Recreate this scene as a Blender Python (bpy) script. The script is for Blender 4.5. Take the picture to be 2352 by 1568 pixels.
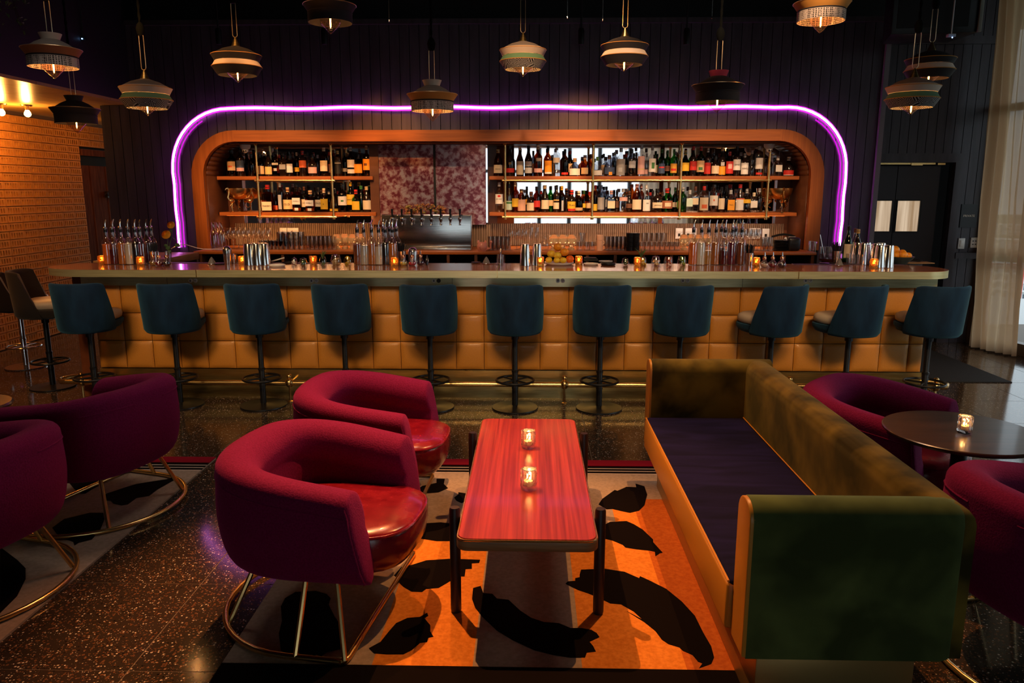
import bpy, bmesh, math, random
from mathutils import Vector, Matrix
random.seed(7)
for o in list(bpy.data.objects): bpy.data.objects.remove(o)
S = bpy.context.scene
C = S.collection
R = math.radians
PI = math.pi
# ---------------------------------------------------------------- camera
CAM_F, CAM_T, CAM_A, CAM_H = 1750.0, R(11.2), R(1.4), 1.67
cd = bpy.data.cameras.new('camera'); cam = bpy.data.objects.new('camera', cd); C.objects.link(cam)
cam.location = (0, 0, CAM_H); cam.rotation_euler = (R(90) - CAM_T, 0, CAM_A)
cd.sensor_width = 36; cd.lens = 36 * CAM_F / 2352; cd.clip_start = .05; cd.clip_end = 6000
S.camera = cam
# ---------------------------------------------------------------- view, world, lights
S.view_settings.view_transform = 'Standard'; S.view_settings.look = 'None'
S.view_settings.gamma = 1; S.view_settings.use_curve_mapping = False
S.view_settings.exposure = 0.22
W = bpy.data.worlds.new('world'); S.world = W; W.use_nodes = True
nt = W.node_tree; nt.nodes.clear()
wo = nt.nodes.new('ShaderNodeOutputWorld'); bg = nt.nodes.new('ShaderNodeBackground')
tc = nt.nodes.new('ShaderNodeTexCoord'); sx = nt.nodes.new('ShaderNodeSeparateXYZ'); cr = nt.nodes.new('ShaderNodeValToRGB')
nt.links.new(tc.outputs['Generated'], sx.inputs[0]); nt.links.new(sx.outputs['Z'], cr.inputs[0])
cr.color_ramp.elements[0].position = 0.0; cr.color_ramp.elements[0].color = (.62, .70, .74, 1)
cr.color_ramp.elements[1].position = .5; cr.color_ramp.elements[1].color = (.80, .86, .92, 1)
nt.links.new(cr.outputs[0], bg.inputs['Color']); bg.inputs['Strength'].default_value = 1.9
nt.links.new(bg.outputs[0], wo.inputs[0])

def lamp(name, kind, loc, energy, color, size=.05, target=None, angle=60, blend=.3):
    d = bpy.data.lights.new(name, kind); d.energy = energy; d.color = color
    if kind == 'AREA': d.size = size
    else: d.shadow_soft_size = size
    o = bpy.data.objects.new(name, d); C.objects.link(o); o.location = loc
    if target is not None:
        o.rotation_euler = (Vector(target) - Vector(loc)).to_track_quat('-Z', 'Y').to_euler()
    if kind == 'SPOT': d.spot_size = R(angle); d.spot_blend = blend
    return o
WARM = (1, .50, .20); AMB = (1, .36, .09); NEUT = (1, .82, .62)
lamp('spot_light', 'SPOT', (-1.0, 4.1, 3.9), 540, (1, .41, .13), .02, (-.35, 3.0, .1), 47, .5)
lamp('spot_light', 'SPOT', (1.05, 4.1, 3.9), 280, (1, .42, .12), .02, (.40, 2.9, .1), 52, .5)
lamp('spot_light', 'SPOT', (-.55, 5.2, 3.9), 230, (1, .32, .08), .03, (-1.15, 2.35, 0), 31, .7)
for bx, be in ((-2.6, 300), (-1.1, 300), (.4, 300), (1.9, 300)):
    lamp('spot_light', 'SPOT', (bx, 5.2, 3.9), be, (1, .62, .34), .05, (bx, 8.2, 1.15), 34, .9)
lamp('spot_light', 'SPOT', (-1.4, 3.6, 3.9), 620, (1, .33, .05), .05, (-1.45, 7.8, 2.13), 12.5, 1)
lamp('spot_light', 'SPOT', (.5, 3.6, 3.9), 520, (1, .35, .06), .05, (.50, 7.8, 2.13), 12.5, 1)
for bx, be, bc_ in ((-2.95, 520, (1, .44, .14)), (-2.4, 520, (1, .44, .14)), (-1.85, 520, (1, .44, .14)), (-.05, 420, (1, .55, .27)), (.55, 420, (1, .60, .34)), (1.15, 420, (1, .60, .34)), (1.75, 420, (1, .60, .34)), (2.35, 420, (1, .62, .36))):
    lamp('spot_light', 'SPOT', (bx, 3.4, 3.9), be, bc_, .05, (bx, 8.0, 1.58), 15.5, .8)
for xc, sx_, ec, k_ in ((-2.42, 1.5, (1, .50, .18), 1.0), (1.15, 2.9, (1, .66, .42), 1.9)):
    o_ = lamp('niche_fill_light', 'AREA', (xc, 7.97, 1.408), 5 * k_, ec, sx_, (xc, 8.15, 1.05)); o_.data.shape = 'RECTANGLE'; o_.data.size_y = .03  # unseen area light added under the lower shelf to brighten the glassware
for bx in (-2.6, -.6, 1.4):
    lamp('lounge_fill_light', 'SPOT', (bx, 4.5, 3.95), 62, (1, .80, .66), .5, (bx, 3.6, 0), 125, 1)  # broad soft fill added over the lounge to lift the shaded rug and floor
for bx in (-3.9, -2.8, -1.7, -.6, .5, 1.6, 2.7, 3.5):
    lamp('spot_light', 'SPOT', (bx, .9, 3.9), 640, (1, .64, .32), .45, (bx, 6.0, .68), 24, 1)  # added fill on the bar front, standing in for daylight from behind the camera
lamp('spot_light', 'SPOT', (-4.6, 5.6, 2.4), 26, (1, .38, .07), .1, (-4.6, 6.3, 0), 110, .9)

# ---------------------------------------------------------------- materials
def mat(name, col, rough=.5, metal=0, spec=.5, trans=0, ior=1.45, sheen=0, coat=0, emis=None, estr=0, sheen_tint=None, alpha=1):
    m = bpy.data.materials.new(name); m.use_nodes = True
    b = m.node_tree.nodes['Principled BSDF']
    b.inputs['Base Color'].default_value = (*col, 1); b.inputs['Roughness'].default_value = rough
    b.inputs['Metallic'].default_value = metal; b.inputs['Specular IOR Level'].default_value = spec
    b.inputs['Transmission Weight'].default_value = trans; b.inputs['IOR'].default_value = ior
    b.inputs['Sheen Weight'].default_value = sheen; b.inputs['Coat Weight'].default_value = coat
    b.inputs['Coat Roughness'].default_value = .08
    if sheen_tint: b.inputs['Sheen Tint'].default_value = (*sheen_tint, 1)
    if emis: b.inputs['Emission Color'].default_value = (*emis, 1); b.inputs['Emission Strength'].default_value = estr
    b.inputs['Alpha'].default_value = alpha
    m.diffuse_color = (*col, 1)
    return m
def nodes(m): return m.node_tree, m.node_tree.nodes['Principled BSDF']
def noise_col(m, c1, c2, scale=(5, 5, 5), nscale=1, detail=4, pos=(.35, .65), coord='Object', bump=0, rough=None, distort=0):
    t, b = nodes(m); N = t.nodes; L = t.links
    tc = N.new('ShaderNodeTexCoord'); mp = N.new('ShaderNodeMapping'); mp.inputs['Scale'].default_value = scale
    ns = N.new('ShaderNodeTexNoise'); ns.inputs['Scale'].default_value = nscale; ns.inputs['Detail'].default_value = detail
    ns.inputs['Distortion'].default_value = distort
    r = N.new('ShaderNodeValToRGB'); r.color_ramp.elements[0].position = pos[0]; r.color_ramp.elements[1].position = pos[1]
    r.color_ramp.elements[0].color = (*c1, 1); r.color_ramp.elements[1].color = (*c2, 1)
    L.new(tc.outputs[coord], mp.inputs[0]); L.new(mp.outputs[0], ns.inputs['Vector'])
    L.new(ns.outputs['Fac'], r.inputs[0]); L.new(r.outputs[0], b.inputs['Base Color'])
    if bump:
        bp = N.new('ShaderNodeBump'); bp.inputs['Strength'].default_value = bump; bp.inputs['Distance'].default_value = .01
        L.new(ns.outputs['Fac'], bp.inputs['Height']); L.new(bp.outputs[0], b.inputs['Normal'])
    if rough:
        mr = N.new('ShaderNodeMapRange'); mr.inputs['To Min'].default_value = rough[0]; mr.inputs['To Max'].default_value = rough[1]
        L.new(ns.outputs['Fac'], mr.inputs['Value']); L.new(mr.outputs[0], b.inputs['Roughness'])
    return m
M = {}
M['plank'] = noise_col(mat('painted_boards', (.045, .038, .048), .38), (.040, .033, .043), (.060, .050, .064), (8, 8, .8), 3)
M['black'] = mat('matt_black', (.006, .006, .007), .6)
M['ceil'] = mat('black_ceiling', (.004, .004, .005), .8)
M['gmetal'] = mat('black_metal', (.012, .012, .013), .35, .3)
M['brass'] = noise_col(mat('brushed_brass', (.55, .40, .16), .3, 1), (.46, .35, .13), (.60, .47, .20), (3, 3, 60), 2, 3, bump=.05, rough=(.24, .36))
M['brassp'] = mat('polished_brass', (.85, .56, .22), .27, 1)
M['champ'] = noise_col(mat('champagne_metal', (.5, .43, .22), .4, .75), (.66, .60, .32), (.76, .70, .40), (2, 2, 40), 2, 2, rough=(.30, .40))
M['chrome'] = mat('chrome', (.80, .79, .78), .17, 1)
M['steel'] = noise_col(mat('steel', (.55, .52, .5), .2, 1), (.5, .47, .45), (.62, .59, .56), (2, 2, 60), 2, 3, rough=(.14, .26))
M['plinth'] = mat('gold_plinth_metal', (.42, .28, .10), .42, .7)
M['vinyl'] = noise_col(mat('mustard_vinyl', (.5, .24, .04), .42, coat=.15), (.46, .18, .024), (.56, .235, .034), (420, 420, 420), 1, 1, bump=.2)
M['teal'] = noise_col(mat('teal_velvet', (.006, .035, .06), .8, spec=.2, sheen=.35, sheen_tint=(.15, .45, .65)), (.003, .012, .034), (.006, .025, .062), (6, 6, 2), 2, 5)
M['taupevel'] = mat('taupe_velvet', (.028, .022, .021), .85, spec=.2, sheen=.4, sheen_tint=(.5, .45, .4))
M['cream'] = mat('beige_leather', (.50, .40, .30), .45)
M['rasp'] = noise_col(mat('raspberry_wool', (.2, .004, .05), .9, spec=.12, sheen=.2, sheen_tint=(.9, .1, .45)), (.135, .004, .040), (.185, .008, .062), (150, 150, 150), 1, 3, bump=.25)
M['redlea'] = noise_col(mat('red_leather', (.34, .008, .012), .25, coat=.3), (.16, .003, .012), (.24, .006, .018), (14, 14, 14), 1, 4, rough=(.18, .34))
M['olive'] = noise_col(mat('olive_velvet', (.085, .085, .018), .85, spec=.2, sheen=.3, sheen_tint=(.55, .5, .2)), (.030, .022, .003), (.20, .135, .018), (3, 3, 3), 1.6, 3, (.38, .66), distort=.25)
M['green'] = noise_col(mat('green_velvet', (.05, .075, .018), .85, spec=.2, sheen=.35, sheen_tint=(.5, .7, .3)), (.036, .050, .012), (.115, .150, .040), (2.6, 2.6, 2.6), 1.6, 3, (.38, .68), distort=.25)
M['navy'] = noise_col(mat('navy_velvet', (.012, .011, .035), .9, spec=.12, sheen=.12, sheen_tint=(.25, .2, .7)), (.003, .003, .020), (.008, .007, .050), (2, 9, 3), 1.5, 4, distort=.6)
M['mleather'] = mat('mustard_leather', (.62, .27, .03), .4)
M['frame'] = noise_col(mat('orange_stained_wood', (.4, .12, .025), .42), (.30, .074, .009), (.41, .108, .015), (1.2, 6, 30), 2, 6, distort=.4)
M['framev'] = noise_col(mat('orange_stained_wood_upright', (.4, .12, .025), .42), (.30, .074, .009), (.41, .108, .015), (30, 6, 1.2), 2, 6, distort=.4)
M['dwood'] = noise_col(mat('dark_walnut', (.11, .035, .014), .4), (.095, .030, .012), (.12, .040, .016), (2, 2, 9), 2, 3)
M['slat'] = noise_col(mat('fluted_walnut', (.17, .11, .07), .5), (.12, .08, .052), (.20, .13, .085), (30, 3, 2), 2, 3)
M['tabletop'] = noise_col(mat('striped_red_veneer', (.35, .05, .03), .28, coat=.12), (.22, .018, .020), (.52, .065, .045), (60, 1.0, 1), 1.2, 3, (.3, .7))
M['bartop'] = noise_col(mat('red_brown_bar_veneer', (.30, .10, .05), .2, coat=.4), (.22, .07, .035), (.36, .13, .06), (1.5, 50, 1), 1.2, 3, (.3, .7))
M['edgewood'] = noise_col(mat('brown_table_edge', (.28, .15, .06), .4), (.22, .11, .04), (.34, .19, .08), (3, 3, 40), 2, 3)
M['rtable'] = noise_col(mat('dark_round_table', (.05, .022, .014), .3, coat=.3), (.035, .015, .010), (.07, .032, .02), (2, 30, 2), 1.2, 3)
M['dleg'] = mat('dark_brown_leg', (.018, .008, .006), .45)
M['goldceil'] = noise_col(mat('gold_wood_ceiling', (.34, .21, .07), .28), (.28, .17, .05), (.42, .27, .09), (60, 1.5, 1), 1, 3)
M['block'] = noise_col(mat('clay_block', (.6, .24, .05), .8), (.56, .22, .045), (.66, .28, .06), (6, 6, 6), 3, 3)
M['dark'] = mat('dark_void', (.004, .003, .003), .9)
M['doorw'] = noise_col(mat('red_brown_door_wood', (.13, .035, .012), .85, spec=.08), (.10, .025, .009), (.17, .05, .018), (3, 12, 2), 2, 3)
M['taupe'] = noise_col(mat('taupe_rug_pile', (.35, .27, .2), .95, spec=.05), (.32, .25, .19), (.40, .31, .24), (60, 60, 60), 1, 4)
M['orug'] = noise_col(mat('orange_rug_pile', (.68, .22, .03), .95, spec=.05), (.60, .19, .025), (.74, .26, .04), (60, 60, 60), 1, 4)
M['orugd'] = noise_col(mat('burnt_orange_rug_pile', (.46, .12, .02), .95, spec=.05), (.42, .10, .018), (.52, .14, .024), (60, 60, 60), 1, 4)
M['brug'] = mat('black_rug_pile', (.006, .004, .004), .95, spec=.05)
M['rrug'] = mat('crimson_rug_pile', (.28, .01, .025), .95, spec=.05)
M['wrug'] = mat('cream_rug_pile', (.6, .5, .42), .95, spec=.05)
M['mat'] = noise_col(mat('rubber_mat', (.012, .012, .012), .8), (.008, .008, .008), (.02, .02, .02), (200, 200, 200), 1, 1)
M['white'] = mat('white_plastic', (.75, .75, .72), .35)
M['grey'] = mat('grey_plastic', (.45, .46, .48), .35)
M['china'] = mat('white_china', (.78, .74, .68), .2)
M['peach'] = mat('peach_ceramic', (.72, .42, .28), .3)
M['pink'] = mat('pink_ceramic', (.65, .25, .18), .3)
M['darkbowl'] = mat('dark_grey_bowl', (.05, .065, .065), .35)
M['orange'] = noise_col(mat('orange_peel', (.85, .30, .015), .4), (.8, .26, .01), (.88, .36, .02), (40, 40, 40), 1, 2, bump=.3)
M['lemon'] = noise_col(mat('lemon_peel', (.82, .52, .03), .4), (.78, .48, .02), (.86, .58, .04), (40, 40, 40), 1, 2, bump=.3)
M['yrose'] = mat('yellow_orange_petals', (.95, .48, .03), .6)
M['leaf'] = noise_col(mat('leaf_green', (.05, .11, .03), .5), (.03, .07, .02), (.08, .15, .05), (20, 20, 20), 1, 2)
M['dryleaf'] = mat('dried_flowers', (.40, .16, .06), .7)
M['wallp'] = mat('brown_plaster', (.10, .05, .028), .7)
M['glassclr'] = mat('clear_glass', (1, 1, 1), .02, trans=1, ior=1.3)
M['clothw'] = mat('cream_cloth_band', (.62, .50, .40), .8)
M['clothb'] = mat('black_cloth_band', (.014, .013, .016), .8)
M['clothg'] = mat('green_cloth_band', (.10, .22, .12), .8)
M['clotho'] = mat('ochre_cloth_band', (.55, .26, .05), .8)
M['clothr'] = mat('rust_cloth_band', (.42, .14, .05), .8)
M['clothgr'] = mat('grey_cloth_cone', (.20, .17, .15), .8)
M['clothcrim'] = mat('crimson_cloth_band', (.35, .03, .07), .8)
M['rope'] = mat('black_rope', (.003, .004, .004), .9, spec=.1)
M['wire'] = mat('gold_wire', (.75, .58, .34), .3, .8)
M['filament'] = mat('glowing_filament', (1, .6, .2), .5, emis=(1, .50, .12), estr=25)
M['flame'] = mat('candle_flame', (1, .6, .2), .5, emis=(1, .48, .12), estr=30)
M['bulb'] = mat('lit_bulb', (1, .7, .3), .5, emis=(1, .62, .20), estr=16)
M['neon'] = mat('violet_neon', (1, .6, 1), .5, emis=(.92, .26, 1.0), estr=7)
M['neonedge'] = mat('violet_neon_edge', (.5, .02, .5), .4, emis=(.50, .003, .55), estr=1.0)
M['led'] = mat('blue_led', (.3, .5, 1), .5, emis=(.25, .5, 1), estr=6)
M['candlewax'] = mat('candle_wax', (.8, .6, .4), .5)
M['concrete'] = mat('far_building', (.72, .72, .74), .8)
M['farwin'] = mat('far_building_window', (.12, .14, .17), .3)
M['crane'] = mat('red_crane', (.65, .10, .08), .6)
M['land'] = noise_col(mat('distant_treetops', (.16, .22, .14), .9), (.045, .075, .035), (.26, .28, .26), (.02, .02, .02), 1, 8, (.45, .68))
M['straw'] = mat('black_straw', (.01, .01, .012), .4)
M['ambglass'] = mat('amber_cut_glass', (.9, .45, .08), .08, trans=.75, ior=1.4)
M['cutglass'] = mat('clear_cut_glass', (.95, .88, .85), .04, trans=.9, ior=1.4)

M['land2'] = noise_col(mat('green_treetops', (.10, .16, .09), .9), (.06, .11, .05), (.15, .22, .12), (.3, .3, .3), 1, 4)
def schlick(t, f0):
    lw = t.nodes.new('ShaderNodeLayerWeight'); lw.inputs[0].default_value = .5
    pw = t.nodes.new('ShaderNodeMath'); pw.operation = 'POWER'; pw.inputs[1].default_value = 5; t.links.new(lw.outputs['Facing'], pw.inputs[0])
    ma = t.nodes.new('ShaderNodeMath'); ma.operation = 'MULTIPLY_ADD'; ma.inputs[1].default_value = 1 - f0; ma.inputs[2].default_value = f0; ma.use_clamp = True
    t.links.new(pw.outputs[0], ma.inputs[0]); return ma.outputs[0]
def thin_glass(name, tint, k=.12, rough=.06):
    m = bpy.data.materials.new(name); m.use_nodes = True; t = m.node_tree; t.nodes.clear()
    o = t.nodes.new('ShaderNodeOutputMaterial'); mx = t.nodes.new('ShaderNodeMixShader'); tr = t.nodes.new('ShaderNodeBsdfTransparent')
    tr.inputs[0].default_value = (*tint, 1)
    gl = t.nodes.new('ShaderNodeBsdfGlossy'); gl.inputs['Roughness'].default_value = rough
    t.links.new(schlick(t, k), mx.inputs[0])
    t.links.new(tr.outputs[0], mx.inputs[1]); t.links.new(gl.outputs[0], mx.inputs[2]); t.links.new(mx.outputs[0], o.inputs[0])
    return m
M['winglass'] = thin_glass('window_glass', (.93, .96, .97), .03, .01)
M['tglass'] = thin_glass('thin_clear_glass', (.97, .97, .97), .20)
M['tgreen'] = thin_glass('thin_green_glass', (.10, .42, .12), .06)
M['tamber'] = thin_glass('thin_amber_glass', (.50, .17, .04), .06)
M['tdark'] = mat('dark_bottle_glass', (.012, .006, .005), .12, coat=.5)
M['tbrown'] = thin_glass('thin_brown_glass', (.16, .05, .02), .06)
M['tsmoke'] = thin_glass('thin_smoke_glass', (.45, .46, .50), .12)
M['pendglass'] = thin_glass('ribbed_pendant_glass', (.95, .82, .74), .14)
def curtain_mat():
    m = bpy.data.materials.new('sheer_beige_curtain'); m.use_nodes = True; t = m.node_tree; t.nodes.clear()
    o = t.nodes.new('ShaderNodeOutputMaterial'); mx = t.nodes.new('ShaderNodeMixShader'); mx2 = t.nodes.new('ShaderNodeMixShader')
    tr = t.nodes.new('ShaderNodeBsdfTransparent'); d = t.nodes.new('ShaderNodeBsdfDiffuse'); tl = t.nodes.new('ShaderNodeBsdfTranslucent')
    d.inputs[0].default_value = (.66, .46, .28, 1); tl.inputs[0].default_value = (.86, .60, .36, 1)
    mx.inputs[0].default_value = .62; mx2.inputs[0].default_value = .955
    t.links.new(d.outputs[0], mx.inputs[1]); t.links.new(tl.outputs[0], mx.inputs[2])
    t.links.new(tr.outputs[0], mx2.inputs[1]); t.links.new(mx.outputs[0], mx2.inputs[2]); t.links.new(mx2.outputs[0], o.inputs[0])
    return m
M['curtain'] = curtain_mat()
def terrazzo():
    m = mat('brown_terrazzo', (.05, .03, .02), .11); t, b = nodes(m); N = t.nodes; L = t.links
    g = N.new('ShaderNodeNewGeometry')
    base = N.new('ShaderNodeTexNoise'); base.inputs['Scale'].default_value = 3; base.inputs['Detail'].default_value = 6
    rb = N.new('ShaderNodeValToRGB'); rb.color_ramp.elements[0].color = (.026, .018, .012, 1); rb.color_ramp.elements[1].color = (.052, .036, .023, 1)
    L.new(g.outputs['Position'], base.inputs['Vector']); L.new(base.outputs['Fac'], rb.inputs[0])
    col = rb.outputs[0]
    for sc, thr, c, seed in ((170, .24, (.17, .075, .035), 3), (130, .13, (.70, .58, .46), 0), (210, .11, (.38, .28, .20), 9), (120, .12, (.008, .006, .005), 5)):
        mp = N.new('ShaderNodeMapping'); mp.inputs['Location'].default_value = (seed, seed * 1.7, 0); L.new(g.outputs['Position'], mp.inputs[0])
        v = N.new('ShaderNodeTexVoronoi'); v.inputs['Scale'].default_value = sc * .62; v.inputs['Randomness'].default_value = 1
        L.new(mp.outputs[0], v.inputs['Vector'])
        # chips: small distance in cells whose random value is high
        s = N.new('ShaderNodeSeparateColor'); L.new(v.outputs['Color'], s.inputs[0])
        mth = N.new('ShaderNodeMath'); mth.operation = 'MULTIPLY'; mth.inputs[1].default_value = thr * 2.6; L.new(s.outputs[0], mth.inputs[0])
        cmp = N.new('ShaderNodeMath'); cmp.operation = 'LESS_THAN'; L.new(v.outputs['Distance'], cmp.inputs[0]); L.new(mth.outputs[0], cmp.inputs[1])
        sel = N.new('ShaderNodeMath'); sel.operation = 'GREATER_THAN'; sel.inputs[1].default_value = .45; L.new(s.outputs[1], sel.inputs[0])
        an = N.new('ShaderNodeMath'); an.operation = 'MULTIPLY'; L.new(cmp.outputs[0], an.inputs[0]); L.new(sel.outputs[0], an.inputs[1])
        mx = N.new('ShaderNodeMix'); mx.data_type = 'RGBA'; L.new(an.outputs[0], mx.inputs[0]); L.new(col, mx.inputs[6]); mx.inputs[7].default_value = (*c, 1)
        col = mx.outputs[2]
    L.new(col, b.inputs['Base Color'])
    return m
M['terrazzo'] = terrazzo()
def antique():
    m = mat('mottled_antique_mirror', (.4, .25, .24), .22, .4); t, b = nodes(m); N = t.nodes; L = t.links
    g = N.new('ShaderNodeNewGeometry')
    n1 = N.new('ShaderNodeTexNoise'); n1.inputs['Scale'].default_value = 17; n1.inputs['Detail'].default_value = 5; n1.inputs['Roughness'].default_value = .6
    L.new(g.outputs['Position'], n1.inputs['Vector'])
    r = N.new('ShaderNodeValToRGB'); e = r.color_ramp.elements; e[0].position = .42; e[0].color = (.15, .03, .045, 1); e[1].position = .60; e[1].color = (.42, .34, .37, 1)
    x = r.color_ramp.elements.new(.5); x.color = (.30, .14, .16, 1)
    L.new(n1.outputs['Fac'], r.inputs[0]); L.new(r.outputs[0], b.inputs['Base Color'])
    return m
M['antique'] = antique()
M['mirror'] = mat('wall_mirror', (.90, .84, .86), .02, 1)
def woven(name, c1, c2, sc):
    m = mat(name, c1, .8); t, b = nodes(m); N = t.nodes; L = t.links
    tc = N.new('ShaderNodeTexCoord'); ck = N.new('ShaderNodeTexVoronoi'); ck.inputs['Scale'].default_value = sc; ck.inputs['Randomness'].default_value = .15
    r = N.new('ShaderNodeValToRGB'); r.color_ramp.interpolation = 'CONSTANT'; r.color_ramp.elements[0].color = (*c2, 1); r.color_ramp.elements[1].color = (*c1, 1); r.color_ramp.elements[1].position = .42
    L.new(tc.outputs['Object'], ck.inputs['Vector']); L.new(ck.outputs['Distance'], r.inputs[0]); L.new(r.outputs[0], b.inputs['Base Color'])
    return m
M['woven'] = woven('woven_dotted_band', (.50, .42, .36), (.02, .015, .012), 90)
def zigzag():
    m = mat('black_white_patterned_band', (.5, .5, .5), .8); t, b = nodes(m); N = t.nodes; L = t.links
    tc = N.new('ShaderNodeTexCoord'); v = N.new('ShaderNodeTexVoronoi'); v.inputs['Scale'].default_value = 20
    mp = N.new('ShaderNodeVectorRotate'); L.new(tc.outputs['Object'], v.inputs['Vector']); L.new(tc.outputs['Object'], mp.inputs[0])
    s = N.new('ShaderNodeSeparateColor'); L.new(v.outputs['Color'], s.inputs[0])
    mu = N.new('ShaderNodeMath'); mu.operation = 'MULTIPLY'; mu.inputs[1].default_value = 6.28; L.new(s.outputs[0], mu.inputs[0]); L.new(mu.outputs[0], mp.inputs['Angle']); mp.inputs['Axis'].default_value = (.5, .8, .3)
    w = N.new('ShaderNodeTexWave'); w.inputs['Scale'].default_value = 38; L.new(mp.outputs[0], w.inputs['Vector'])
    r = N.new('ShaderNodeValToRGB'); r.color_ramp.interpolation = 'CONSTANT'; r.color_ramp.elements[0].color = (.008, .008, .01, 1); r.color_ramp.elements[1].color = (.42, .42, .42, 1); r.color_ramp.elements[1].position = .62
    L.new(w.outputs[0], r.inputs[0]); L.new(r.outputs[0], b.inputs['Base Color'])
    return m
M['zigzag'] = zigzag()
_cm = {}
def cmat(col, rough=.6):
    k = (tuple(round(x, 3) for x in col), rough)
    if k not in _cm: _cm[k] = mat('plain_%d' % len(_cm), col, rough)
    return _cm[k]

# ---------------------------------------------------------------- geometry helpers
class MB:
    def __init__(s): s.v = []; s.f = []
    def add(s, vs, fs):
        n = len(s.v); s.v += [tuple(v) for v in vs]; s.f += [tuple(i + n for i in f) for f in fs]; return s
    def box(s, x0, x1, y0, y1, z0, z1):
        vs = [(x0, y0, z0), (x1, y0, z0), (x1, y1, z0), (x0, y1, z0), (x0, y0, z1), (x1, y0, z1), (x1, y1, z1), (x0, y1, z1)]
        return s.add(vs, [(0, 3, 2, 1), (4, 5, 6, 7), (0, 1, 5, 4), (1, 2, 6, 5), (2, 3, 7, 6), (3, 0, 4, 7)])
    def lathe(s, prof, n=16, c=(0, 0, 0), sq=None, a0=0, a1=2 * PI, rot=0):
        full = abs(a1 - a0 - 2 * PI) < 1e-6; m = n if full else n + 1
        vs = []; fs = []; idx = []
        for k, (r, z) in enumerate(prof):
            if r <= 1e-6 and full:
                idx.append([len(vs)]); vs.append((c[0], c[1], c[2] + z)); continue
            q = sq[k] if sq else 0; row = []
            for i in range(m):
                a = a0 + (a1 - a0) * i / n + rot
                rr = r
                if q:
                    ca, sa = abs(math.cos(a)), abs(math.sin(a)); p = 2 + 6 * q
                    rr = r / ((ca ** p + sa ** p) ** (1 / p)) * (1 - .06 * q)
                row.append(len(vs)); vs.append((c[0] + rr * math.cos(a), c[1] + rr * math.sin(a), c[2] + z))
            idx.append(row)
        for k in range(len(prof) - 1):
            A, B = idx[k], idx[k + 1]
            cnt = n
            for i in range(cnt):
                j = (i + 1) % m if full else i + 1
                if len(A) == 1 and len(B) == 1: continue
                if len(A) == 1: fs.append((A[0], B[j], B[i]))
                elif len(B) == 1: fs.append((A[i], A[j], B[0]))
                else: fs.append((A[i], A[j], B[j], B[i]))
        return s.add(vs, fs)
    def tube(s, pts, r, n=8, closed=False, caps=True):
        P = [Vector(p) for p in pts]; N = len(P); vs = []; fs = []
        def tan(i):
            if closed: return (P[(i + 1) % N] - P[i - 1]).normalized()
            return (P[min(i + 1, N - 1)] - P[max(i - 1, 0)]).normalized()
        t = tan(0); u = t.orthogonal().normalized()
        for i in range(N):
            t = tan(i); u = (u - t * u.dot(t)); u = u.normalized() if u.length > 1e-6 else t.orthogonal().normalized()
            w = t.cross(u); rr = r[i] if isinstance(r, (list, tuple)) else r
            for k in range(n):
                a = 2 * PI * k / n; vs.append(P[i] + (u * math.cos(a) + w * math.sin(a)) * rr)
        for i in range(N if closed else N - 1):
            j = (i + 1) % N
            for k in range(n):
                l = (k + 1) % n; fs.append((i * n + k, i * n + l, j * n + l, j * n + k))
        if caps and not closed:
            fs.append(tuple(range(n))[::-1]); fs.append(tuple((N - 1) * n + k for k in range(n)))
        return s.add(vs, fs)
    def prism(s, poly, z0, z1):
        n = len(poly); vs = [(x, y, z0) for x, y in poly] + [(x, y, z1) for x, y in poly]
        ar = sum(poly[i][0] * poly[(i + 1) % n][1] - poly[(i + 1) % n][0] * poly[i][1] for i in range(n))
        fs = [tuple(range(n))[::-1], tuple(range(n, 2 * n))] + [(i, (i + 1) % n, n + (i + 1) % n, n + i) for i in range(n)]
        if ar < 0: fs = [f[::-1] for f in fs]
        return s.add(vs, fs)
    def prismy(s, poly, y0, y1):     # poly in (x,z)
        n = len(poly); vs = [(x, y0, z) for x, z in poly] + [(x, y1, z) for x, z in poly]
        ar = sum(poly[i][0] * poly[(i + 1) % n][1] - poly[(i + 1) % n][0] * poly[i][1] for i in range(n))
        fs = [tuple(range(n)), tuple(range(n, 2 * n))[::-1]] + [(i, n + i, n + (i + 1) % n, (i + 1) % n) for i in range(n)]
        if ar < 0: fs = [f[::-1] for f in fs]
        return s.add(vs, fs)
    def sphere(s, c, r, n=12, m=8, sc=(1, 1, 1)):
        base = len(s.v); s.lathe([(r * math.sin(PI * k / m), -r * math.cos(PI * k / m)) for k in range(m + 1)], n)
        for i in range(base, len(s.v)):
            v = s.v[i]; s.v[i] = (c[0] + v[0] * sc[0], c[1] + v[1] * sc[1], c[2] + v[2] * sc[2])
        return s
    def xf(s, mtx):
        s.v = [tuple(mtx @ Vector(v)) for v in s.v]; return s
    def mesh(s, name, m, smooth=True, bevel=0, seg=2, angle=40):
        me = bpy.data.meshes.new(name); me.from_pydata(s.v, [], s.f); me.validate(); me.update()
        if bevel:
            b = bmesh.new(); b.from_mesh(me)
            es = [e for e in b.edges if len(e.link_faces) == 2 and e.calc_face_angle(0) > R(35)]
            bmesh.ops.bevel(b, geom=es, offset=bevel, segments=seg, affect='EDGES', clamp_overlap=True, profile=.5)
            b.to_mesh(me); b.free()
        if smooth:
            me.shade_smooth(); me.set_sharp_from_angle(angle=R(angle))
        me.materials.append(m); return me
    def build(s, name, m, parent=None, **k):
        o = bpy.data.objects.new(name, s.mesh(name, m, **k)); C.objects.link(o)
        if parent: o.parent = parent
        return o
def tag(o, label=None, cat=None, group=None, kind=None):
    if label: o['label'] = label
    if cat: o['category'] = cat
    if group: o['group'] = group
    if kind: o['kind'] = kind
    return o
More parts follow.
